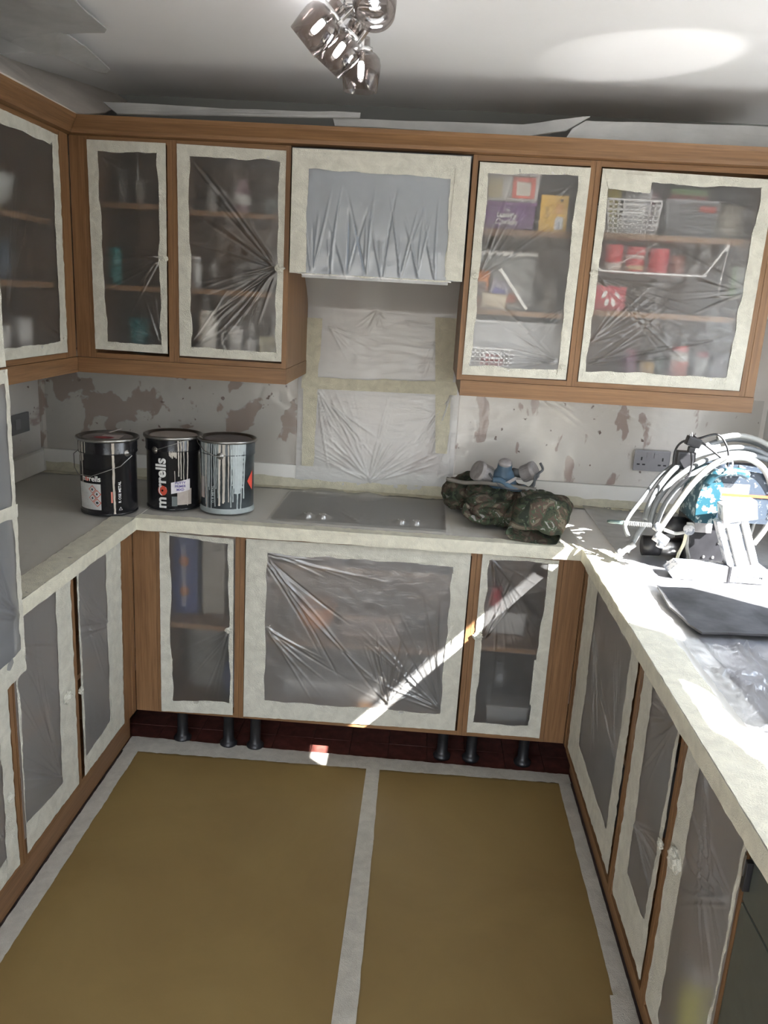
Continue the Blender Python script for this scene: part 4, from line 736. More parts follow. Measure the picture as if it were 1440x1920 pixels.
obj('floor_wires', bm, WR_, wb2)
carton('green_white_carton', 'white and green striped carton in the small wire basket', 2.030, .23, 1.7806, .055, .05, .10, (.50, .54, .52), 0, panels=[(0, 0, .28, 1, (.16, .30, .14)), (.35, .1, .95, .3, (.20, .28, .32)), (.35, .5, .95, .6, (.20, .28, .32)), (.35, .8, .95, .86, (.2, .25, .3))])
rb = carton('red_box', 'red tin box with pale leaf shapes on the lower shelf of the wide wall cabinet', 1.575, .21, 1.712+e_, .102, .09, .082, (.42, .03, .05), 0)
for (a, b, c) in ((-.022, .052, .5), (.022, .052, -.5), (-.011, .028, .25), (.011, .028, -.25)): 
    bm = bmesh.new(); bmesh.ops.create_uvsphere(bm, u_segments=14, v_segments=8, radius=1); bmesh.ops.transform(bm, matrix=Matrix.Translation((a, -.0455, b)) @ Matrix.Rotation(c, 4, 'Y') @ Matrix.Diagonal((.007, .0008, .014, 1)), verts=bm.verts); obj('leaf_print', bm, WINK, rb)
for k, (lb, x_, r_, h_, c_, ld, bd) in enumerate((('dim plum jar, leftmost at the bottom of the wide wall cabinet', 1.730, .026, .115, (.15, .05, .10), (.22, .05, .08), None), ('ochre jar, second from left at the bottom of the wide wall cabinet', 1.795, .027, .092, (.46, .28, .07), (.12, .10, .08), None),
    ('pale jar with bright red lid, bottom row of the wide wall cabinet', 1.905, .032, .135, (.42, .40, .36), (.50, .08, .07), (.45, .13, .10)), ('dark green jar behind the ochre one at the bottom of the wide wall cabinet', 1.850, .026, .105, (.06, .11, .09), (.07, .08, .07), None),
    ('white-labelled jar with dark red lid at the bottom right of the wide wall cabinet', 1.985, .025, .12, (.40, .42, .42), (.38, .06, .08), None), ('grey blue jar, rightmost at the bottom of the wide wall cabinet', 2.048, .030, .10, (.28, .29, .36), (.26, .26, .32), None))):
    jar('food_jar', lb, x_, .27+(.07 if k == 3 else 0), 1.4684+e_, r_, h_, c_, ld, band=bd)
# base cabinets
cb = carton('cereal_box', 'tall blue cereal box in the narrow base cabinet left of the hob cabinet', .108, .14, .505+e_, .092, .18, .30, (.035, .055, .17), 0, panels=[(.35, .1, .52, .9, (.30, .30, .36))]); 
for z_ in (.21, .09): lobj('printed_disc', [(0, 0), (.020, 0), (.020, .0006), (0, .0006)], flat('orange_print', (.50, .20, .08), .5), cb, 20, (0, 0, 0), Matrix.Translation((-.005, -.0908, z_)) @ Matrix.Rotation(PI/2, 4, 'X'))
carton('pale_carton', 'tall beige carton right of the blue cereal box', .215, .16, .505+e_, .085, .15, .29, (.30, .27, .22), 0)
t = thing('saucepan', 'grey saucepan under the shelf of the narrow base cabinet left of the hob cabinet', 'pan', (.207, .28, .169)); lobj('body', [(0, .0005), (.078, .0005), (.083, .01), (.083, .24), (.088, .245), (.081, .245), (.079, .012), (0, .01)], flat('dull_pan', (.22, .21, .19), .5), t, 36); lobj('lid', [(.088, .2465), (.089, .25), (.06, .262), (.012, .266), (.014, .285), (0, .287)], flat('dull_pan_lid', (.36, .35, .31), .4), t, 36)
t = thing('blue_bottle', 'dark blue bottle at the lower right of the cabinet with the cereal box', 'bottle', (.336, .15, .169)); lobj('body', [(0, .0005), (.032, .0005), (.034, .01), (.034, .13), (.014, .165), (0, .165)], flat('dark_blue_plastic', (.02, .05, .13), .35), t); lobj('cap', [(.0155, .1655), (.016, .168), (.0155, .19), (0, .192)], BLACK, t)
t = thing('orange_bowl', 'orange round bowl on the middle shelf under the hob', 'bowl', (.64, .28, .425+e_)); lobj('body', [(0, .0005), (.035, .0005), (.07, .04), (.082, .11), (.078, .11), (.06, .04), (0, .01)], flat('orange_ceramic', (.60, .24, .10), .4), t, 36)
for k, (x_, y_, c_) in enumerate(((.86, .30, (.36, .25, .20)), (.86, .30, (.34, .27, .24)), (.86, .30, (.40, .28, .22)))):
    t = thing('baking_dish', ('lowest', 'middle', 'topmost')[k]+' of the stacked tan baking dishes on the shelf under the hob', 'dish', (x_+.0, y_, .4256+.032*k), 0, 'stacked baking dishes'); bm = bmesh.new(); bx(bm, -.11, -.08, .0005, .11, .08, .030, .006); obj('body', bm, flat('tan_dish_%d' % k, c_, .4), t); box('rim', -.122, -.09, .0225, .122, .09, .0285, flat('tan_dish_%d' % k, c_, .4), t, .002)
carton('dark_box', 'black box at the lower right of the wide base cabinet under the hob', 1.00, .18, .169, .15, .2, .19, (.025, .025, .028))
t = thing('roasting_tin', 'pale grey roasting tin at the bottom of the wide base cabinet under the hob', 'baking tin', (.72, .30, .169)); bm = bmesh.new(); bx(bm, -.19, -.12, .0005, .19, .12, .085, .01); obj('body', bm, flat('pale_roasting_tin', (.36, .35, .34), .4), t); box('rim', -.20, -.13, .078, .20, .13, .084, flat('pale_roasting_rim', (.42, .41, .40), .4), t, .002)
t = tub('white handled crate on the shelf of the right-hand narrow base cabinet', 1.372, .25, .505+e_, .14, .16, .09, (.46, .45, .44), flat('white_crate', (.42, .41, .40), .4), .006); tin('food_tin', 'red tin resting on the white crate in the narrow base cabinet', 1.335, .25, .505+.0915, .024, .07, (.45, .03, .04))
jar('dark_pot', 'black lidded pot at the bottom of the narrow base cabinet right of the hob cabinet', 1.385, .30, .169, .085, .20, (.02, .02, .022), (.03, .03, .033)); tub('grey tub in front of the black pot in the narrow base cabinet', 1.40, .12, .169, .15, .10, .085, (.26, .26, .26), flat('grey_tub_base', (.24, .24, .24), .4), .004)
# side runs
t = thing('yellow_bottle', 'yellow bottle behind loose film beside the dishwasher', 'bottle', (W+.07, -1.33, .168)); lobj('body', [(0, .0005), (.036, .0005), (.038, .02), (.038, .19), (.018, .23), (0, .23)], flat('yellow_plastic', (.62, .60, .04), .4), t); lobj('cap', [(.0195, .2305), (.02, .235), (.019, .26), (0, .262)], WHITE, t)
for k, (x_, y_, r_, h_, c_, lb) in enumerate(((-.17, -.35, .08, .14, (.5, .5, .48), 'pale round pot on the shelf of the left-run cabinet beside the corner'), (-.2, -.30, .09, .2, (.04, .04, .045), 'dark pot at the bottom of the left-run cabinet beside the corner'))): jar('round_pot', lb, x_, y_, (.5006, .169)[k], r_, h_, c_, c_, cat='pot')
jar('round_pot', 'dark pot behind the film of the middle right-run cabinet', W+.12, -.98, .5006, .09, .20, (.035, .035, .04), (.04, .04, .045), cat='pot'); jar('round_pot', 'dark pot in the right-run cabinet beside the back corner', W+.15, -.45, .169, .10, .22, (.05, .05, .055), (.05, .05, .055), cat='pot')
jar('round_pot', 'dull grey pot at the bottom of the left-run cabinet beside the tall unit', -.16, -.68, .169, .09, .18, (.10, .10, .10), (.10, .10, .10), cat='pot')

# ================================================================ paint cans
CANB = flat('glossy_black_can', (.012, .012, .014), .22, 0, .2); RIMM = flat('dull_tin_rim', (.34, .34, .33), .35, 1, .2); DRIP = flat('dried_cream_paint', (.48, .45, .40), .5); DRIPG = flat('dried_grey_paint', (.30, .34, .34), .45, var=.15); DRIPW = flat('dried_blue_grey_paint', (.40, .45, .46), .45)
REDP = flat('red_paint_print', (.58, .075, .04), .45); CANG = flat('dark_smeared_can', (.045, .055, .06), .32, 0, .6, sc=14)
CR, CHH = .1005, .272
def canr(z): return CR-.0035*(1-z/CHH) if z < CHH-.05 else CR
def on_can(me, ang, r_, vertical=False):
    # wrap flat lettering (x right, y up) round the can; ang is the direction of its middle
    for v in me.vertices:
        x, y, z = v.co; a = ang+x/r_; rr = r_+.0006+z; v.co = Vector((rr*math.cos(a), rr*math.sin(a), y))
def patch(name, a0, a1, z0, z1, m, parent, off=.0008, zf=None, n_=10):
    """curved label: angles, heights; zf(u,v)->dz"""
    A, Z = np.meshgrid(np.linspace(a0, a1, n_+1), np.linspace(z0, z1, 6)); 
    if zf: Z = Z+zf(A, Z)
    R_ = np.vectorize(canr)(Z)+off; return grid_mesh(name, R_*np.cos(A), R_*np.sin(A), Z, m, parent)
def drip(bm, ang, z0, z1, wd, seed, th=.0016):
    n_ = max(4, int((z0-z1)/.008)); rs = random.Random(seed); pts = []; x = ang
    L = []; R_ = []
    for k in range(n_+1):
        f = k/n_; z = z0+(z1-z0)*f; x += rs.uniform(-.006, .006); w_ = wd*(1-.35*f)*(1.25 if k == n_ else 1)*rs.uniform(.85, 1.15); r_ = canr(z)
        L.append(bm.verts.new(((r_+.0004)*math.cos(x-w_/r_/2), (r_+.0004)*math.sin(x-w_/r_/2), z))); pts.append(bm.verts.new(((r_+th)*math.cos(x), (r_+th)*math.sin(x), z-(.002 if k == n_ else 0)))); R_.append(bm.verts.new(((r_+.0004)*math.cos(x+w_/r_/2), (r_+.0004)*math.sin(x+w_/r_/2), z)))
    for k in range(n_): bm.faces.new((L[k], pts[k], pts[k+1], L[k+1])); bm.faces.new((pts[k], R_[k], R_[k+1], pts[k+1]))
def paint_can(label, loc, body, rz=0, lidm=None):
    t = thing('paint_can', label, 'paint can', loc, rz, None); h = CHH
    lobj('body', [(0, .001), (CR-.006, .001), (CR-.0035, .006), (CR-.0035, h-.062), (CR-.0005, h-.056), (CR+.0012, h-.052), (CR-.0005, h-.048), (CR, h-.012), (CR-.001, h-.010)], body, t, 56)
    lobj('lid_rim', [(CR+.0, h-.012), (CR+.006, h-.011), (CR+.0085, h-.006), (CR+.0075, h-.001), (CR+.003, h+.001), (CR-.003, h-.001), (CR-.006, h-.007), (CR-.012, h-.009)], RIMM, t, 56)
    lobj('lid', [(CR-.012, h-.0088), (CR-.014, h-.006), (CR-.017, h-.0058), (0, h-.0055)], lidm or RIMM, t, 56)
    lobj('bottom_seam', [(CR-.005, .0), (CR-.0015, .001), (CR-.001, .006), (CR-.0034, .008)], RIMM if body is CANG else CANB, t, 56); return t
def ear(parent, ang, z):
    m_ = Matrix.Rotation(ang, 4, 'Z') @ Matrix.Translation((CR-.001, 0, z)) @ Matrix.Rotation(PI/2, 4, 'Y'); lobj('handle_ear', [(0, .007), (.004, .007), (.006, .004), (.011, .003), (.013, .0)], RIMM, parent, 20, (0, 0, 0), m_)
def bail(parent, pts): return tobj('wire_handle', pts, .0014, RIMM, parent, 6, 1, sm=False)
def cp(ang, r_, z): return (r_*math.cos(ang), r_*math.sin(ang), z)
F = -PI/2   # facing the camera
c1 = paint_can('black paint can with a white hazard label, leftmost of the three', (-0.101, 0.056, .9165), CANB, .12, flat('lid_grey_dirty', (.22, .20, .19), .5, var=.3))
L0, L1 = F-1.02, F-.03
WLAB = flat('white_label', (.62, .62, .60), .5)
hzl = patch('hazard_label', L0, L1, .022, .115, WLAB, c1, zf=lambda A, Z: -(Z-.02)*.0+0*A)
for k, (a_, z_) in enumerate(((-.34, .095), (-.17, .079), (-.34, .064), (-.17, .048))):
    r_ = .0152
    for s_, mt_, of in ((1, REDP, .0013), (.78, WLAB, .0018)):
        A = F+a_; pts = []; bm = bmesh.new()
        for (du, dz) in ((0, r_*s_), (r_*s_, 0), (0, -r_*s_), (-r_*s_, 0)): pts.append(bm.verts.new(cp(A+du/CR, canr(z_)+of, z_+dz)))
        bm.faces.new(pts[::-1]); obj('hazard_diamond', bm, mt_, hzl)
    bm = bmesh.new(); pts = [bm.verts.new(cp(F+a_+.0042*math.cos(q)*(1.3 if k == 3 else .8)/CR, canr(z_)+.0023, z_+.0045*math.sin(q))) for q in (0, .9, 1.7, 2.6, 3.4, 4.4, 5.4)]; bm.faces.new(pts); obj('hazard_symbol', bm, KINK, hzl)
bm = bmesh.new()
for k in range(9):
    z_ = .103-.008*k; w0 = L0+.10; w1 = L0+.46+.08*(k % 3); vs_ = [bm.verts.new(cp(w, canr(z_)+.0013, q)) for w, q in ((w0, z_), (w1, z_), (w1, z_+.0012), (w0, z_+.0012))]; bm.faces.new(vs_)
obj('small_print', bm, flat('grey_print', (.35, .35, .36), .5), hzl)
def wrap_text(parent, s, size, ang, z, m, bold=0, upright=False, align='CENTER', off=0, name='lettering'):
    me = text_mesh(s, size, .0003, bold, align)
    if upright: me.transform(Matrix.Rotation(PI/2, 4, 'Z'))
    for v in me.vertices:
        a = ang+v.co.x/CR; zz = z+v.co.y; v.co = Vector(cp(a, canr(zz)+.0006+off+v.co.z, zz))
    me.materials.clear(); return link(name, me, m, parent)
wrap_text(c1, 'm', .027, F-.72, .124, WINK, .0006); wrap_text(c1, 'o', .027, F-.56, .124, REDP, .0014); wrap_text(c1, 'rrells', .027, F-.30, .124, WINK, .0006)
bm = bmesh.new()
for k, (a_, z1) in enumerate(((-.98, .21), (-.90, .19), (-.80, .115), (-.72, .195), (-.60, .222))): drip(bm, F+a_, CHH-.012, z1, .0045, k+3)
obj('paint_drip', bm, DRIP, c1)
bm = bmesh.new(); drip(bm, F+.42, CHH-.012, .006, .0095, 21, .0012); obj('paint_drip', bm, flat('cream_brown_drip', (.50, .45, .38), .4), c1)
patch('red_scrape', F+.31, F+.37, .048, .088, flat('pinkish_red_smear', (.60, .20, .15), .5), c1, .0010)
wrap_text(c1, 'R OSE METAL', .013, F+.66, .085, WINK, .0002, True); lobj('recycling_ring', [(.006, 0), (.008, 0), (.008, .0008), (.006, .0008)], WINK, c1, 3, (0, 0, 0), Matrix.Rotation(F+.64, 4, 'Z') @ Matrix.Translation((CR-.0028, 0, .024)) @ Matrix.Rotation(PI/2, 4, 'Y') @ Matrix.Rotation(PI, 4, 'Z'))
ear(c1, F+.95, .222); ear(c1, F+.95+PI, .222)
bail(c1, [cp(F+.95, CR+.006, .222), cp(F+1.02, CR+.014, .214), cp(F+.62, CR+.010, .18), cp(F-.25, CR+.018, .146), cp(F-.75, CR+.018, .146), cp(F-1.35, CR+.014, .156), cp(F-1.62, CR+.022, .200), cp(F-2.1, CR+.014, .222), cp(F+.95-PI, CR+.006, .222)])
A = F; bm = bmesh.new(); bx(bm, -.02, -.045, CHH-.004, .05, .03, CHH-.0035); obj('lid_paper', bm, flat('crumpled_white_paper', (.50, .44, .42), .6), c1)
bm = bmesh.new(); bmesh.ops.create_circle(bm, cap_ends=True, segments=18, radius=.03); bmesh.ops.transform(bm, matrix=Matrix.Translation((-.005, -.03, CHH-.003)) @ Matrix.Diagonal((1.2, .7, 1, 1)), verts=bm.verts); obj('red_splash', bm, flat('dark_red_paint', (.28, .03, .04), .4), c1)
bm = bmesh.new(); bx(bm, .0, -.012, 0, .045, .012, .001, 0, Matrix.Translation((.0, .02, CHH+.006)) @ Matrix.Rotation(-.3, 4, 'Y') @ Matrix.Rotation(.5, 4, 'Z')); obj('folded_paper', bm, flat('white_paper', (.60, .56, .54), .6), c1)
c2 = paint_can('black paint can with big upright white lettering, middle of the three', (0.095, 0.185, .9165), CANB, 0, flat('lid_beige_paint', (.36, .32, .29), .5, var=.06))
wrap_text(c2, 'm', .056, F+.005, .030, WINK, .0016, True); wrap_text(c2, 'o', .058, F+.005, .0755, REDP, .0045, True); wrap_text(c2, 'rrells', .056, F+.005, .137, WINK, .0016, True)
arc = [(.0205*math.cos(q), .0205*math.sin(q)) for q in np.linspace(PI*.62, PI*1.38, 9)]
bm = bmesh.new()
o1 = [bm.verts.new(cp(F-.07+(q[0]*1.0)/CR, canr(.08)+.0010, .0755+q[1])) for q in arc]; i1 = [bm.verts.new(cp(F-.07+(q[0]*.78)/CR, canr(.08)+.0010, .0755+q[1]*.85)) for q in arc]
for k in range(8): bm.faces.new((o1[k], o1[k+1], i1[k+1], i1[k]))
obj('logo_arc', bm, WINK, c2)
bm = bmesh.new()
for k, (a_, z1, wd_) in enumerate(((.46, .13, .006), (.55, .12, .0045), (.66, .11, .004), (.82, .02, .005), (.33, .10, .003))): drip(bm, F+a_, CHH-.012 if k != 4 else .15, z1, wd_, k+33)
obj('paint_drip', bm, DRIP, c2)
bm = bmesh.new()
for k in range(6): drip(bm, F+.16+.045*k, .222-.003*(k % 2), .205-.004*(k % 3), .006, k+60)
obj('paint_smear', bm, DRIP, c2)
patch('printed_label', F+.42, F+.98, .022, .082, flat('brownish_label', (.40, .35, .31), .5), c2, .0009); pnt = patch('paper_note', F+.20, F+.90, .070, .112, flat('white_note', (.62, .60, .62), .55), c2, .0022, zf=lambda A, Z: (A-F-.5)*.018)
NK = flat('purple_pen_ink', (.06, .04, .22), .5)
for s_, z_ in (('PUTTY', .101), ('PRIMER', .0885), ('MXD', .076)): wrap_text(pnt, s_, .0125, F+.53, z_, NK, .0003, off=.0018)
patch('dark_smear', F+.22, F+.42, .018, .055, flat('grey_smear', (.10, .12, .12), .4), c2, .0012)
ear(c2, F-.42, .222); ear(c2, F-.42+PI, .222)
bail(c2, [cp(F-.42, CR+.007, .222), cp(F-.30, CR+.012, .225), cp(F+.15, CR+.010, .243), cp(F+.75, CR+.012, .264), cp(F+1.3, CR+.012, .263), cp(F+2.0, CR+.012, .25), cp(F-.42+PI, CR+.007, .222)])
c3 = paint_can('paint can covered in grey and cream drips, rightmost of the three', (0.299, 0.179, .9165), CANG, 0, flat('lid_brown_grey', (.13, .11, .11), .4, var=.3))
rs = random.Random(5)
for nm_, m_, specs in (('grey_paint_drip', DRIPG, [(-.95+.075*k+rs.uniform(-.02, .02), .01+rs.uniform(0, .10), rs.uniform(.004, .010)) for k in range(12)]), ('cream_paint_drip', DRIP, [(-.05, .035, .011), (.08, .045, .009), (.14, .05, .005), (.26, .05, .005), (-.62, .02, .005)]), ('pale_paint_drip', DRIPW, [(.34, .03, .006), (.42, .05, .006), (.52, .11, .03), (.62, .08, .035), (.72, .10, .03), (.60, .02, .007), (.76, .02, .006), (.90, .06, .008)])):
    bm = bmesh.new()
    for k, (a_, z1, wd_) in enumerate(specs): drip(bm, F+a_, CHH-.012, z1, wd_, k*7+len(nm_))
    obj(nm_, bm, m_, c3)
lobj('bottom_paint', [(CR-.0005, .004), (CR-.0022, .02), (CR-.0028, .022)], DRIPG, c3, 56)
bm = bmesh.new(); z0 = .118
pts = [bm.verts.new(cp(F+a_, canr(z_)+.0022, z_)) for a_, z_ in ((1.02, .122), (1.32, .160), (1.32, .085))]; bm.faces.new(pts); obj('red_triangle', bm, flat('red_triangle_print', (.70, .09, .06), .5), c3)
wrap_text(c3, 'O R METAL', .013, F-.27, .075, DRIPW, .0001, True); patch('torn_label', F-.98, F-.72, .055, .135, flat('torn_beige_label', (.42, .36, .33), .5), c3, .0012)
ear(c3, F-.02, .218); ear(c3, F-.02+PI, .218)
bail(c3, [cp(F-.02, CR+.007, .218), cp(F-.15, CR+.012, .218), cp(F-.55, CR+.012, .232), cp(F-.95, CR+.011, .252), cp(F-1.15, CR+.010, .262), cp(F-1.9, CR+.010, .264), cp(F-.02-PI, CR+.007, .218)])

# ================================================================ camouflage clothes and respirator
cmm, n, l = newmat('camouflage_cloth'); v = mapping(n, l, (1, 1, 1)); a = noise_n(n, l, v, 16, 3, .5, 1.2); b = noise_n(n, l, mapping(n, l, (1.3, .9, 1.2)), 21, 3, .5, 1.5); g = noise_n(n, l, v, 60, 3)
c = ramp(n, l, a, [(.0, (.022, .027, .020)), (.42, (.040, .047, .029)), (.50, (.070, .050, .038)), (.585, (.125, .11, .08))], 'CONSTANT'); c = mixc(n, l, ramp(n, l, b, [(.0, (0, 0, 0)), (.56, (1, 1, 1))], 'CONSTANT'), c, (.05, .068, .042))
c = mixc(n, l, ramp(n, l, b, [(.0, (0, 0, 0)), (.66, (1, 1, 1))], 'CONSTANT'), c, (.22, .21, .20)); pbsdf(n, l, c, .85, 0, bump(n, l, g, .5, .003), Specular_IOR_Level=.25); CAMO = cmm
def cloth_lump(name, blobs, seed, parent, m=CAMO, vox=.006, amp=.008):
    bm = bmesh.new()
    for (x, y, z, rx, ry, rz_, rot) in blobs:
        t0 = len(bm.verts); r_ = bmesh.ops.create_icosphere(bm, subdivisions=4, radius=1); mm_ = Matrix.Translation((x, y, z)) @ Matrix.Rotation(rot, 4, 'Y') @ Matrix.Diagonal((rx, ry, rz_, 1)); bmesh.ops.transform(bm, matrix=mm_, verts=r_['verts'])
    o = obj(name, bm, m, parent, True); md = o.modifiers.new('merge', 'REMESH'); md.mode = 'VOXEL'; md.voxel_size = vox
    dg = bpy.context.evaluated_depsgraph_get(); me = bpy.data.meshes.new_from_object(o.evaluated_get(dg)); o.modifiers.clear(); o.data = me
    co = np.empty(len(me.vertices)*3); me.vertices.foreach_get('co', co); co = co.reshape(-1, 3); no = np.empty(len(me.vertices)*3); me.vertices.foreach_get('normal', no); no = no.reshape(-1, 3)
    for i in range(len(co)):
        p = Vector(co[i]); q = p*13+Vector((seed, seed, 0)); r1 = 1-abs(noise.noise(q*1.0+Vector((noise.noise(q), 0, 0))))*2; r3 = 1-abs(noise.noise(q*2.3))*2
        co[i] += no[i]*(amp*(r1*.7+r3*.35-.4)); co[i][2] = max(co[i][2], .9165)
    me.vertices.foreach_set('co', co.ravel()); me.polygons.foreach_set('use_smooth', [True]*len(me.polygons)); me.update(); return o
jk = thing('camouflage_jacket', 'crumpled camouflage jacket heaped on the worktop right of the hob', 'jacket', (0, 0, 0))
cloth_lump('body', [(1.165, .395, .985, .060, .07, .062, .1), (1.215, .42, .990, .08, .08, .075, 0), (1.275, .33, .990, .085, .09, .072, 0), (1.36, .30, .985, .11, .10, .075, 0), (1.44, .20, .985, .085, .10, .075, .1), (1.26, .215, .972, .075, .06, .052, .2), (1.33, .19, .965, .06, .06, .045, 0), (1.40, .12, .975, .07, .07, .06, 0)], 3, jk, amp=.012)
# rolled hem swirl facing the camera
bm = bmesh.new(); sw = []
for k in range(64):
    q = k/63*2*PI*1.7; rr = .070*(1-k/63*.72); sw.append((1.268+rr*1.22*math.cos(q+2.6), .150+.004*math.sin(q*2), .978+rr*.62*math.sin(q+2.6)))
tube(bm, sw, [.013*(1-.35*k/63)*(1+.15*math.sin(k*1.7)) for k in range(64)], 10); obj('rolled_hem', bm, CAMO, jk, True)
bm = bmesh.new(); tube(bm, smoothpts([(1.116,0.330,1.053), (1.181,0.300,1.049), (1.249,0.260,1.062), (1.355,0.220,1.064), (1.441,0.200,1.062)], 6), .008, 8); obj('pale_seam', bm, flat('faded_camo_edge', (.16, .15, .13), .7), jk, True)
sv = thing('camouflage_sleeve', 'camouflage garment leg with an open cuff facing forward on the jacket heap', 'clothing', (0, 0, 0))
nA, nB = 60, 40; ring0 = [(1.335,0.015,0.929), (1.333,0.020,0.958), (1.373,0.012,0.959), (1.426,0.000,0.963), (1.474,0.000,0.947), (1.518,0.010,0.949), (1.503,0.000,0.918), (1.469,-0.010,0.909), (1.394,0.000,0.916)]
ring1 = [(1.354,0.070,0.956), (1.350,0.080,1.012), (1.387,0.060,1.052), (1.441,0.050,1.062), (1.508,0.060,1.053), (1.543,0.080,1.035), (1.543,0.080,0.966), (1.485,0.070,0.939), (1.408,0.070,0.946)]
ring2 = [(1.372,0.160,0.983), (1.365,0.170,1.030), (1.399,0.170,1.053), (1.447,0.170,1.062), (1.515,0.170,1.055), (1.565,0.170,1.038), (1.566,0.170,0.994), (1.502,0.160,0.982), (1.415,0.160,0.982)]
ring3 = [(1.364,0.240,0.986), (1.362,0.250,1.021), (1.401,0.260,1.042), (1.450,0.260,1.045), (1.501,0.260,1.036), (1.542,0.260,1.027), (1.545,0.260,1.000), (1.485,0.250,0.988), (1.415,0.250,0.983)]
R4 = []
for rg in (ring0, ring1, ring2, ring3): R4.append(smoothpts(rg, 6, True))
GX = np.array([[list(p) for p in rg] for rg in R4]); nr = 28; tt = np.linspace(0, 3, nr); out = []
for t_ in tt:
    i_ = min(2, int(t_)); f = t_-i_; out.append(GX[i_]*(1-f)+GX[i_+1]*f)
out = np.array(out); out = np.concatenate([out, out[:, :1]], 1)
cen = out.mean(1, keepdims=True)
for i_ in range(nr):
    for j_ in range(out.shape[1]):
        p = Vector(out[i_, j_]); d = (p-Vector(cen[i_, 0])).normalized(); n1 = noise.noise(p*22)*.010+noise.noise(p*48)*.005; k_ = 0 if j_ in (0, out.shape[1]-1) else 1; out[i_, j_] += np.array(d)*n1*k_
        out[i_, j_, 2] = max(out[i_, j_, 2], .917)
so = grid_mesh('sleeve', out[..., 0], out[..., 1], out[..., 2], CAMO, sv, .003)
# respirator
rp = thing('respirator_mask', 'grey blue respirator half mask with two filters resting on the camouflage jacket', 'respirator', (0, 0, 0))
PG = flat('dusty_grey_filter', (.28, .265, .26), .7, var=.2, sc=40); BLU = flat('dusty_blue_rubber', (.055, .10, .145), .5, var=.3, sc=20); DKG = flat('dark_grey_strap', (.07, .075, .08), .6)
def filt(c, d, r_, h, sc=1):
    q = Vector(d).normalized().to_track_quat('Z', 'Y').to_matrix().to_4x4(); m_ = Matrix.Translation(c) @ q @ Matrix.Diagonal((1, .8, 1, 1))
    lobj('filter_cartridge', [(0, -h/2), (r_*.86, -h/2), (r_*.90, -h/2+.004), (r_*.92, h*.18), (r_, h*.22), (r_, h*.34), (r_*.97, h*.36), (r_*.97, h*.48), (r_*.9, h/2), (0, h/2)], PG, rp, 30, (0, 0, 0), m_)
    bm = bmesh.new()
    for k in range(24):
        q_ = 2*PI*k/24; bx(bm, r_*.91*math.cos(q_)-.0012, r_*.91*math.sin(q_)-.0012, -h/2+.004, r_*.91*math.cos(q_)+.0012, r_*.91*math.sin(q_)+.0012, h*.18, 0, m_)
    obj('filter_ribs', bm, PG, rp)
filt((1.250,0.310,1.089), (-.62, -.25, .30), .050, .060); filt((1.425,0.320,1.103), (.62, -.25, .38), .044, .055)
q = Matrix.Translation((1.327,0.290,1.086)) @ Matrix.Rotation(.35, 4, 'X') @ Matrix.Scale(1.12, 4)
lobj('face_piece', [(0, .052), (.020, .051), (.024, .046), (.025, .030), (.034, .012), (.042, -.010), (.050, -.030), (.046, -.032), (.03, -.005), (0, -.002)], BLU, rp, 36, (0, 0, 0), q)
lobj('exhale_valve', [(0, .060), (.018, .060), (.022, .056), (.0225, .046), (.0185, .044)], PG, rp, 28, (0, 0, 0), q)
for (a, b, c_) in (((1.289,0.310,1.096), (1.269,0.320,1.082), .016), ((1.364,0.310,1.101), (1.395,0.330,1.092), .016)): 
    bm = bmesh.new(); tube(bm, [a, b], c_, 20); obj('filter_port', bm, DKG, rp, True)
bm = bmesh.new(); pts = smoothpts([(1.272,0.270,1.097), (1.297,0.240,1.070), (1.326,0.220,1.058), (1.374,0.210,1.056), (1.418,0.220,1.064), (1.442,0.250,1.088), (1.455,0.270,1.109), (1.470,0.280,1.124), (1.459,0.290,1.146)], 8)
tube(bm, pts, .0045, 8); tube(bm, smoothpts([(1.455,0.270,1.109), (1.438,0.240,1.102), (1.433,0.220,1.070), (1.402,0.200,1.056)], 6), .0045, 8); obj('head_strap', bm, DKG, rp, True)
bm = bmesh.new(); bx(bm, -.022, -.003, -.006, .022, .003, .006, .001, Matrix.Translation((1.349,0.225,1.083)) @ Matrix.Rotation(-.6, 4, 'Y')); obj('strap_buckle', bm, PG, rp)
bm = bmesh.new(); tube(bm, smoothpts([(1.287,0.250,1.077), (1.316,0.240,1.077), (1.355,0.220,1.058), (1.404,0.220,1.061)], 6), .012, 10); obj('cradle', bm, BLU, rp, True)

# ================================================================ board on the right worktop
dk = flat('dark_scuffed_board', (.05, .05, .053), .75, var=.55, sc=11)
pts = [(1.732,-0.430,0.928), (1.722,-0.592,0.928), (1.737,-0.711,0.928), (1.756,-0.763,0.928), (1.926,-0.752,0.928), (2.010,-0.743,0.928), (2.167,-0.381,0.928), (1.971,-0.403,0.928)]
sheet('dark scuffed plastic board lying on the right worktop in front of the sprayer', pts, dk, .006, 9, 'work_board', 'board', 2)

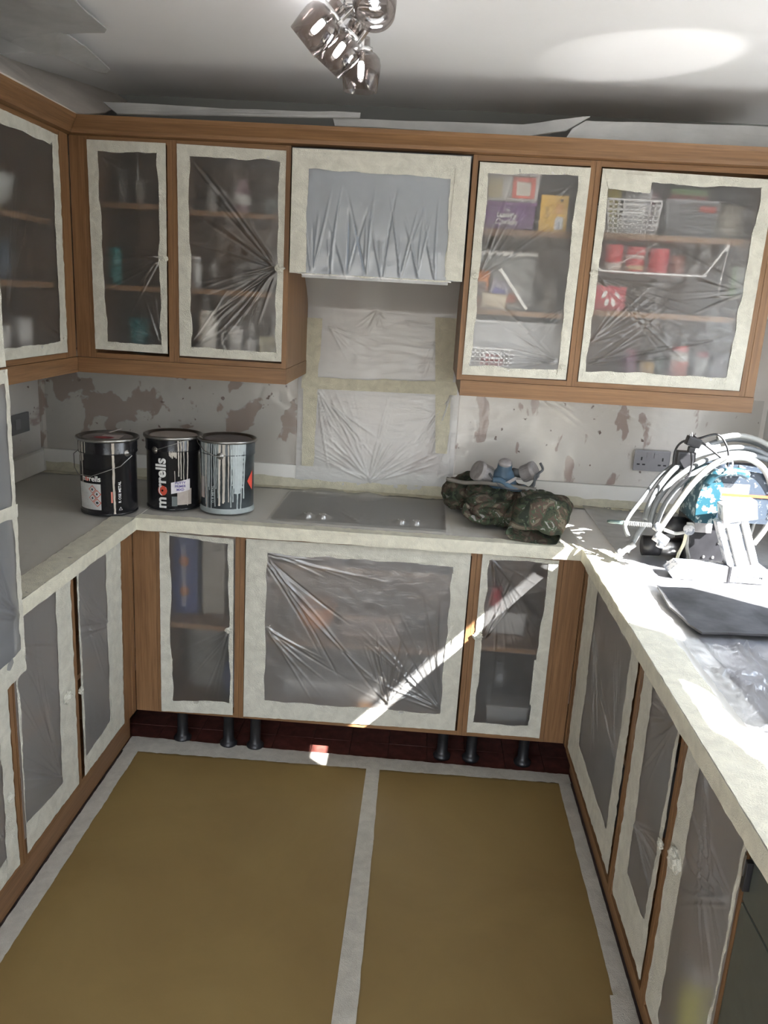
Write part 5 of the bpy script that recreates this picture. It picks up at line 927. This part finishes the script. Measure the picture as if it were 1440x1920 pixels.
# ================================================================ airless sprayer
def splat(name, base, paint, thr, sc=38):
    m, n, l = newmat(name); v = mapping(n, l, (1, 1, 1)); f = noise_n(n, l, v, sc, 6, .65); g = noise_n(n, l, v, sc*4, 2)
    pbsdf(n, l, mixc(n, l, ramp(n, l, f, [(thr, (0, 0, 0)), (thr+.03, (1, 1, 1))]), base, paint), .45, 0, bump(n, l, f, .4, .002)); return m
SPW = splat('overspray_white_metal', (.13, .145, .17), (.38, .38, .385), .47); SPT = splat('overspray_teal', (.004, .045, .065), (.28, .34, .34), .53); SPD = splat('overspray_dark', (.02, .03, .045), (.30, .33, .36), .60, 60)
HOSE = flat('grey_spray_hose', (.15, .16, .165), .35, var=.08); HOSEW = flat('overspray_pale_hose', (.27, .27, .25), .45, var=.1)
sp = thing('paint_sprayer', 'airless paint sprayer caked in overspray with coiled hose on the right worktop', 'paint sprayer', (0, 0, 0)); z0 = .9185
bm = bmesh.new(); prism(bm, [(1.800, .940), (1.818, .918), (1.985, .918), (1.985, .966), (1.828, .966)], 1, -.295, -.235); obj('front_foot', bm, SPW, sp)
box('foot_end_block', 1.987, -.298, z0, 2.100, -.225, .967, SPW, sp, .006); box('foot_strap', 1.982, -.300, z0, 1.990, -.234, .969, BLACK, sp, .001); box('foot_clip', 2.101, -.285, .928, 2.107, -.24, .958, STEEL, sp, .001)
lettering('OVERSPRAYER', .020, (2.043, -.2986, .933), KINK, sp, bold=.0002) if 0 else lettering('CVE700SM', .021, (2.042, -.2988, .934), flat('dull_grey_print', (.22, .24, .27), .6), sp, bold=.0002)
bm = bmesh.new(); bx(bm, -.046, -.02, 0, .046, .02, .175, .006, Matrix.Translation((2.035, -.262, .958)) @ Matrix.Rotation(-.38, 4, 'Y')); obj('sloping_leg', bm, SPW, sp)
for dx in (-.022, .022): bm = bmesh.new(); bx(bm, dx-.002, -.0225, .01, dx+.002, -.0195, .15, 0, Matrix.Translation((2.035, -.262, .958)) @ Matrix.Rotation(-.38, 4, 'Y')); obj('leg_groove', bm, KINK, sp)
bm = bmesh.new(); bx(bm, -.052, -.026, .125, .052, .030, .185, .008, Matrix.Translation((2.022, -.262, .988)) @ Matrix.Rotation(-.2, 4, 'Y')); obj('leg_clamp', bm, SPW, sp)
box('rear_foot', 1.86, .02, z0, 2.16, .07, .955, SPD, sp, .005)
# body
bm = bmesh.new(); bx(bm, 1.945, -.17, 1.075, 2.16, .02, 1.245, .022); obj('motor_cover', bm, SPD, sp)
bm = bmesh.new(); prism(bm, [(1.893, 1.075), (1.955, 1.075), (1.965, 1.20), (1.94, 1.245), (1.905, 1.22), (1.890, 1.14)], 1, -.19, -.03); obj('pump_cover', bm, SPT, sp)
bm = bmesh.new(); tube(bm, smoothpts([(1.911,-0.190,1.206), (1.935,-0.200,1.239), (1.999,-0.200,1.249), (2.030,-0.190,1.237)], 6), .013, 10); obj('carry_handle', bm, SPT, sp, True)
box('label_plate', 1.962, -.1735, 1.150, 2.052, -.171, 1.205, flat('speckled_label', (.20, .21, .23), .5, var=.5, sc=160), sp, .001); box('orange_stripe', 1.958, -.1745, 1.165, 2.13, -.1715, 1.173, flat('orange_stripe_print', (.50, .08, .02), .5), sp, 0)
bm = bmesh.new()
for k in range(6): bx(bm, 2.125+.0, -.174, 1.10+.013*k, 2.157, -.171, 1.107+.013*k)
obj('vent_slots', bm, WHITE, sp)
bm = bmesh.new(); bx(bm, 1.90, -.14, .93, 2.08, .0, 1.07, .006); obj('gear_housing', bm, BLACK, sp)
for (x_, z_) in ((1.955, .95), (1.985, .95), (1.998, 1.0), (2.0, 1.025)): lobj('housing_bolt', [(0, .004), (.004, .004), (.005, 0)], STEEL, sp, 12, (0, 0, 0), Matrix.Translation((x_, -.1405, z_)) @ Matrix.Rotation(PI/2, 4, 'X'))
bm = bmesh.new(); tube(bm, [(1.775, -.07, .955), (1.83, -.07, .957)], .034, 24); obj('pump_cap', bm, BLACK, sp, True)
bm = bmesh.new(); tube(bm, [(1.8305, -.07, .957), (1.899, -.07, .958)], .031, 24); obj('pump_cylinder', bm, STEEL, sp, True)
bm = bmesh.new(); tube(bm, [(1.83, -.09, 1.035), (1.895, -.10, 1.04)], .030, 20); obj('pump_head', bm, BLACK, sp, True)
bm = bmesh.new(); bx(bm, 1.905, -.16, 1.035, 1.962, -.142, 1.085, .004); obj('grey_bracket', bm, PG, sp)
# pale suction tubes and valve handle
tobj('suction_tube', [(1.880,-0.170,1.042), (1.873,-0.180,0.999), (1.858,-0.190,0.965), (1.851,-0.200,0.928)], .0055, flat('yellowed_tube', (.55, .53, .40), .4), sp)
tobj('suction_tube', [(1.887,-0.160,1.039), (1.888,-0.170,0.988), (1.899,-0.170,0.953), (1.900,-0.180,0.933)], .0055, HOSEW, sp)
tobj('valve_handle', [(1.798,-0.200,1.048), (1.833,-0.200,1.038), (1.861,-0.200,1.043), (1.883,-0.200,1.054), (1.884,-0.200,1.070), (1.867,-0.200,1.072)], [.0035]*2+[.004]*20 if 0 else .0055, HOSEW, sp)
lobj('valve_knob', [(0, -.012), (.015, -.011), (.018, 0), (.015, .011), (0, .012)], SPW, sp, 20, (0, 0, 0), Matrix.Translation((1.876,-0.200,1.053)) @ Matrix.Rotation(PI/2, 4, 'X'))
# hose fitting, pipe ends
bm = bmesh.new(); tube(bm, [(1.769,-0.210,1.031), (1.806,-0.220,1.010)], .017, 20); obj('hose_nut', bm, SPW, sp, True)
bm = bmesh.new(); tube(bm, [(1.784,-0.210,1.050), (1.768,-0.200,1.060)], .014, 16); tube(bm, [(1.795,-0.215,1.018), (1.784,-0.225,0.996)], .012, 16); obj('hose_fitting', bm, SPW, sp, True)
bm = bmesh.new(); P0, P1 = Vector((1.626,-0.160,1.053)), Vector((1.675,-0.170,1.054)); P2 = Vector((1.761,-0.190,1.057)); tube(bm, [P0, P0+(P1-P0)*.2, P1], [.004, .0065, .0065], 14); obj('grip_tip', bm, flat('dark_green_grip', (.06, .09, .08), .4), sp, True)
bm = bmesh.new(); cc = []
for k in range(16*10+1):
    f = k/160; c0 = P1+(P2-P1)*f; q = k/10*2*PI; cc.append(c0+Vector((.0, .0065*math.cos(q), .0065*math.sin(q))))
tube(bm, cc, .0016, 6); obj('spring_guard', bm, flat('spring_steel', (.42, .43, .43), .35, .6), sp, True)
bm = bmesh.new(); tube(bm, smoothpts([(1.724,-0.160,0.982), (1.699,-0.165,0.964), (1.680,-0.170,0.950)], 4), [.010]*4+[.009]*5, 16); obj('gun_barrel', bm, flat('grey_barrel', (.40, .41, .42), .3, .5), sp, True)
bm = bmesh.new(); tube(bm, [(1.684,-0.170,0.957), (1.670,-0.175,0.947)], .0125, 18); tube(bm, [(1.672,-0.180,0.952), (1.666,-0.180,0.933)], [.007, .002], 12); obj('gun_tip', bm, SPW, sp, True)
# hoses
hose = thing('spray_hose', 'coil of grey spray hose looped over the top of the paint sprayer', 'hose', (0, 0, 0))
loops = [
 ([(1.705,-0.150,0.951), (1.762,-0.120,1.055), (1.822,-0.060,1.154), (1.898,-0.020,1.250), (1.992,0.000,1.310), (2.094,0.020,1.317), (2.197,0.040,1.277), (2.262,0.040,1.189)], .0088, HOSE),
 ([(1.750,-0.130,1.039), (1.778,-0.090,1.121), (1.845,-0.050,1.216), (1.944,-0.020,1.293), (2.051,0.000,1.325), (2.167,0.020,1.300), (2.255,0.030,1.228)], .0088, HOSE),
 ([(1.756,-0.140,1.060), (1.780,-0.110,1.144), (1.859,-0.070,1.239), (1.962,-0.050,1.285), (2.078,-0.030,1.300), (2.188,-0.010,1.264)], .0088, HOSE),
 ([(1.763,-0.160,1.048), (1.785,-0.130,1.123), (1.847,-0.100,1.200), (1.935,-0.090,1.262), (2.040,-0.070,1.287), (2.145,-0.050,1.269)], .0088, HOSE),
 ([(1.780,-0.170,1.052), (1.809,-0.150,1.129), (1.871,-0.130,1.208), (1.936,-0.120,1.245), (2.003,-0.110,1.271)], .0080, HOSE),
 ([(1.782,-0.200,1.043), (1.817,-0.200,1.116), (1.867,-0.200,1.206), (1.930,-0.200,1.273), (2.012,-0.190,1.293), (2.082,-0.180,1.259), (2.126,-0.170,1.182), (2.133,-0.160,1.084), (2.099,-0.160,1.010)], .0098, HOSEW),
 ([(1.979,-0.030,1.325), (2.059,-0.020,1.338), (2.158,0.000,1.309), (2.238,0.020,1.247), (2.289,0.030,1.137)], .0092, HOSEW),
 ([(2.036,-0.100,1.248), (2.092,-0.100,1.217), (2.121,-0.100,1.147), (2.109,-0.110,1.059), (2.095,-0.120,0.997)], .0066, HOSEW),
 ([(1.705,-0.140,1.002), (1.693,-0.130,1.035), (1.708,-0.120,1.070), (1.746,-0.100,1.122), (1.807,-0.060,1.198), (1.909,-0.030,1.271), (1.995,-0.020,1.300)], .0066, HOSE)]
for pts, r_, m_ in loops: tobj('hose_loop', pts, r_, m_, hose, 12, 8)
cab = thing('power_cable', 'black power cable with plug tied over the spray hose', 'cable', (0, 0, 0))
tobj('cord', [(1.828,-0.100,1.239), (1.828,-0.100,1.287), (1.844,-0.110,1.319), (1.889,-0.120,1.334), (1.945,-0.120,1.350), (1.975,-0.130,1.319), (1.985,-0.140,1.279), (1.983,-0.140,1.244)], .0036, BLACK, cab)
tobj('cord', [(1.871,-0.120,1.340), (1.923,-0.130,1.307), (1.961,-0.140,1.280), (1.983,-0.150,1.267)], .0036, BLACK, cab)
tobj('cord', [(1.859,-0.160,1.295), (1.865,-0.165,1.258), (1.860,-0.170,1.225), (1.848,-0.170,1.212)], .0032, BLACK, cab)
bm = bmesh.new(); bx(bm, -.022, -.016, -.016, .022, .016, .014, .006, Matrix.Translation((1.867,-0.140,1.326)) @ Matrix.Rotation(.25, 4, 'Y')); bx(bm, -.010, -.010, -.036, .010, .010, -.017, .004, Matrix.Translation((1.867,-0.140,1.326)) @ Matrix.Rotation(.1, 4, 'Y')); obj('plug', bm, BLACK, cab)
bm = bmesh.new(); bx(bm, -.0015, -.003, .0145, .0015, .003, .030, 0, Matrix.Translation((1.864,-0.140,1.325)) @ Matrix.Rotation(-.2, 4, 'Y')); bx(bm, -.014, -.003, .0145, -.011, .003, .022, 0, Matrix.Translation((1.867,-0.140,1.326))); obj('plug_pin', bm, STEEL, cab)
bm = bmesh.new(); bx(bm, -.03, -.02, -.03, .03, .02, .03, .008, Matrix.Translation((1.874,-0.060,1.252))); obj('black_module', bm, BLACK, cab)
tobj('cable_tie', [(1.949,-0.220,1.288), (1.968,-0.200,1.292), (1.970,-0.220,1.273), (1.956,-0.230,1.260), (1.944,-0.230,1.273)], .0022, WHITE, cab)
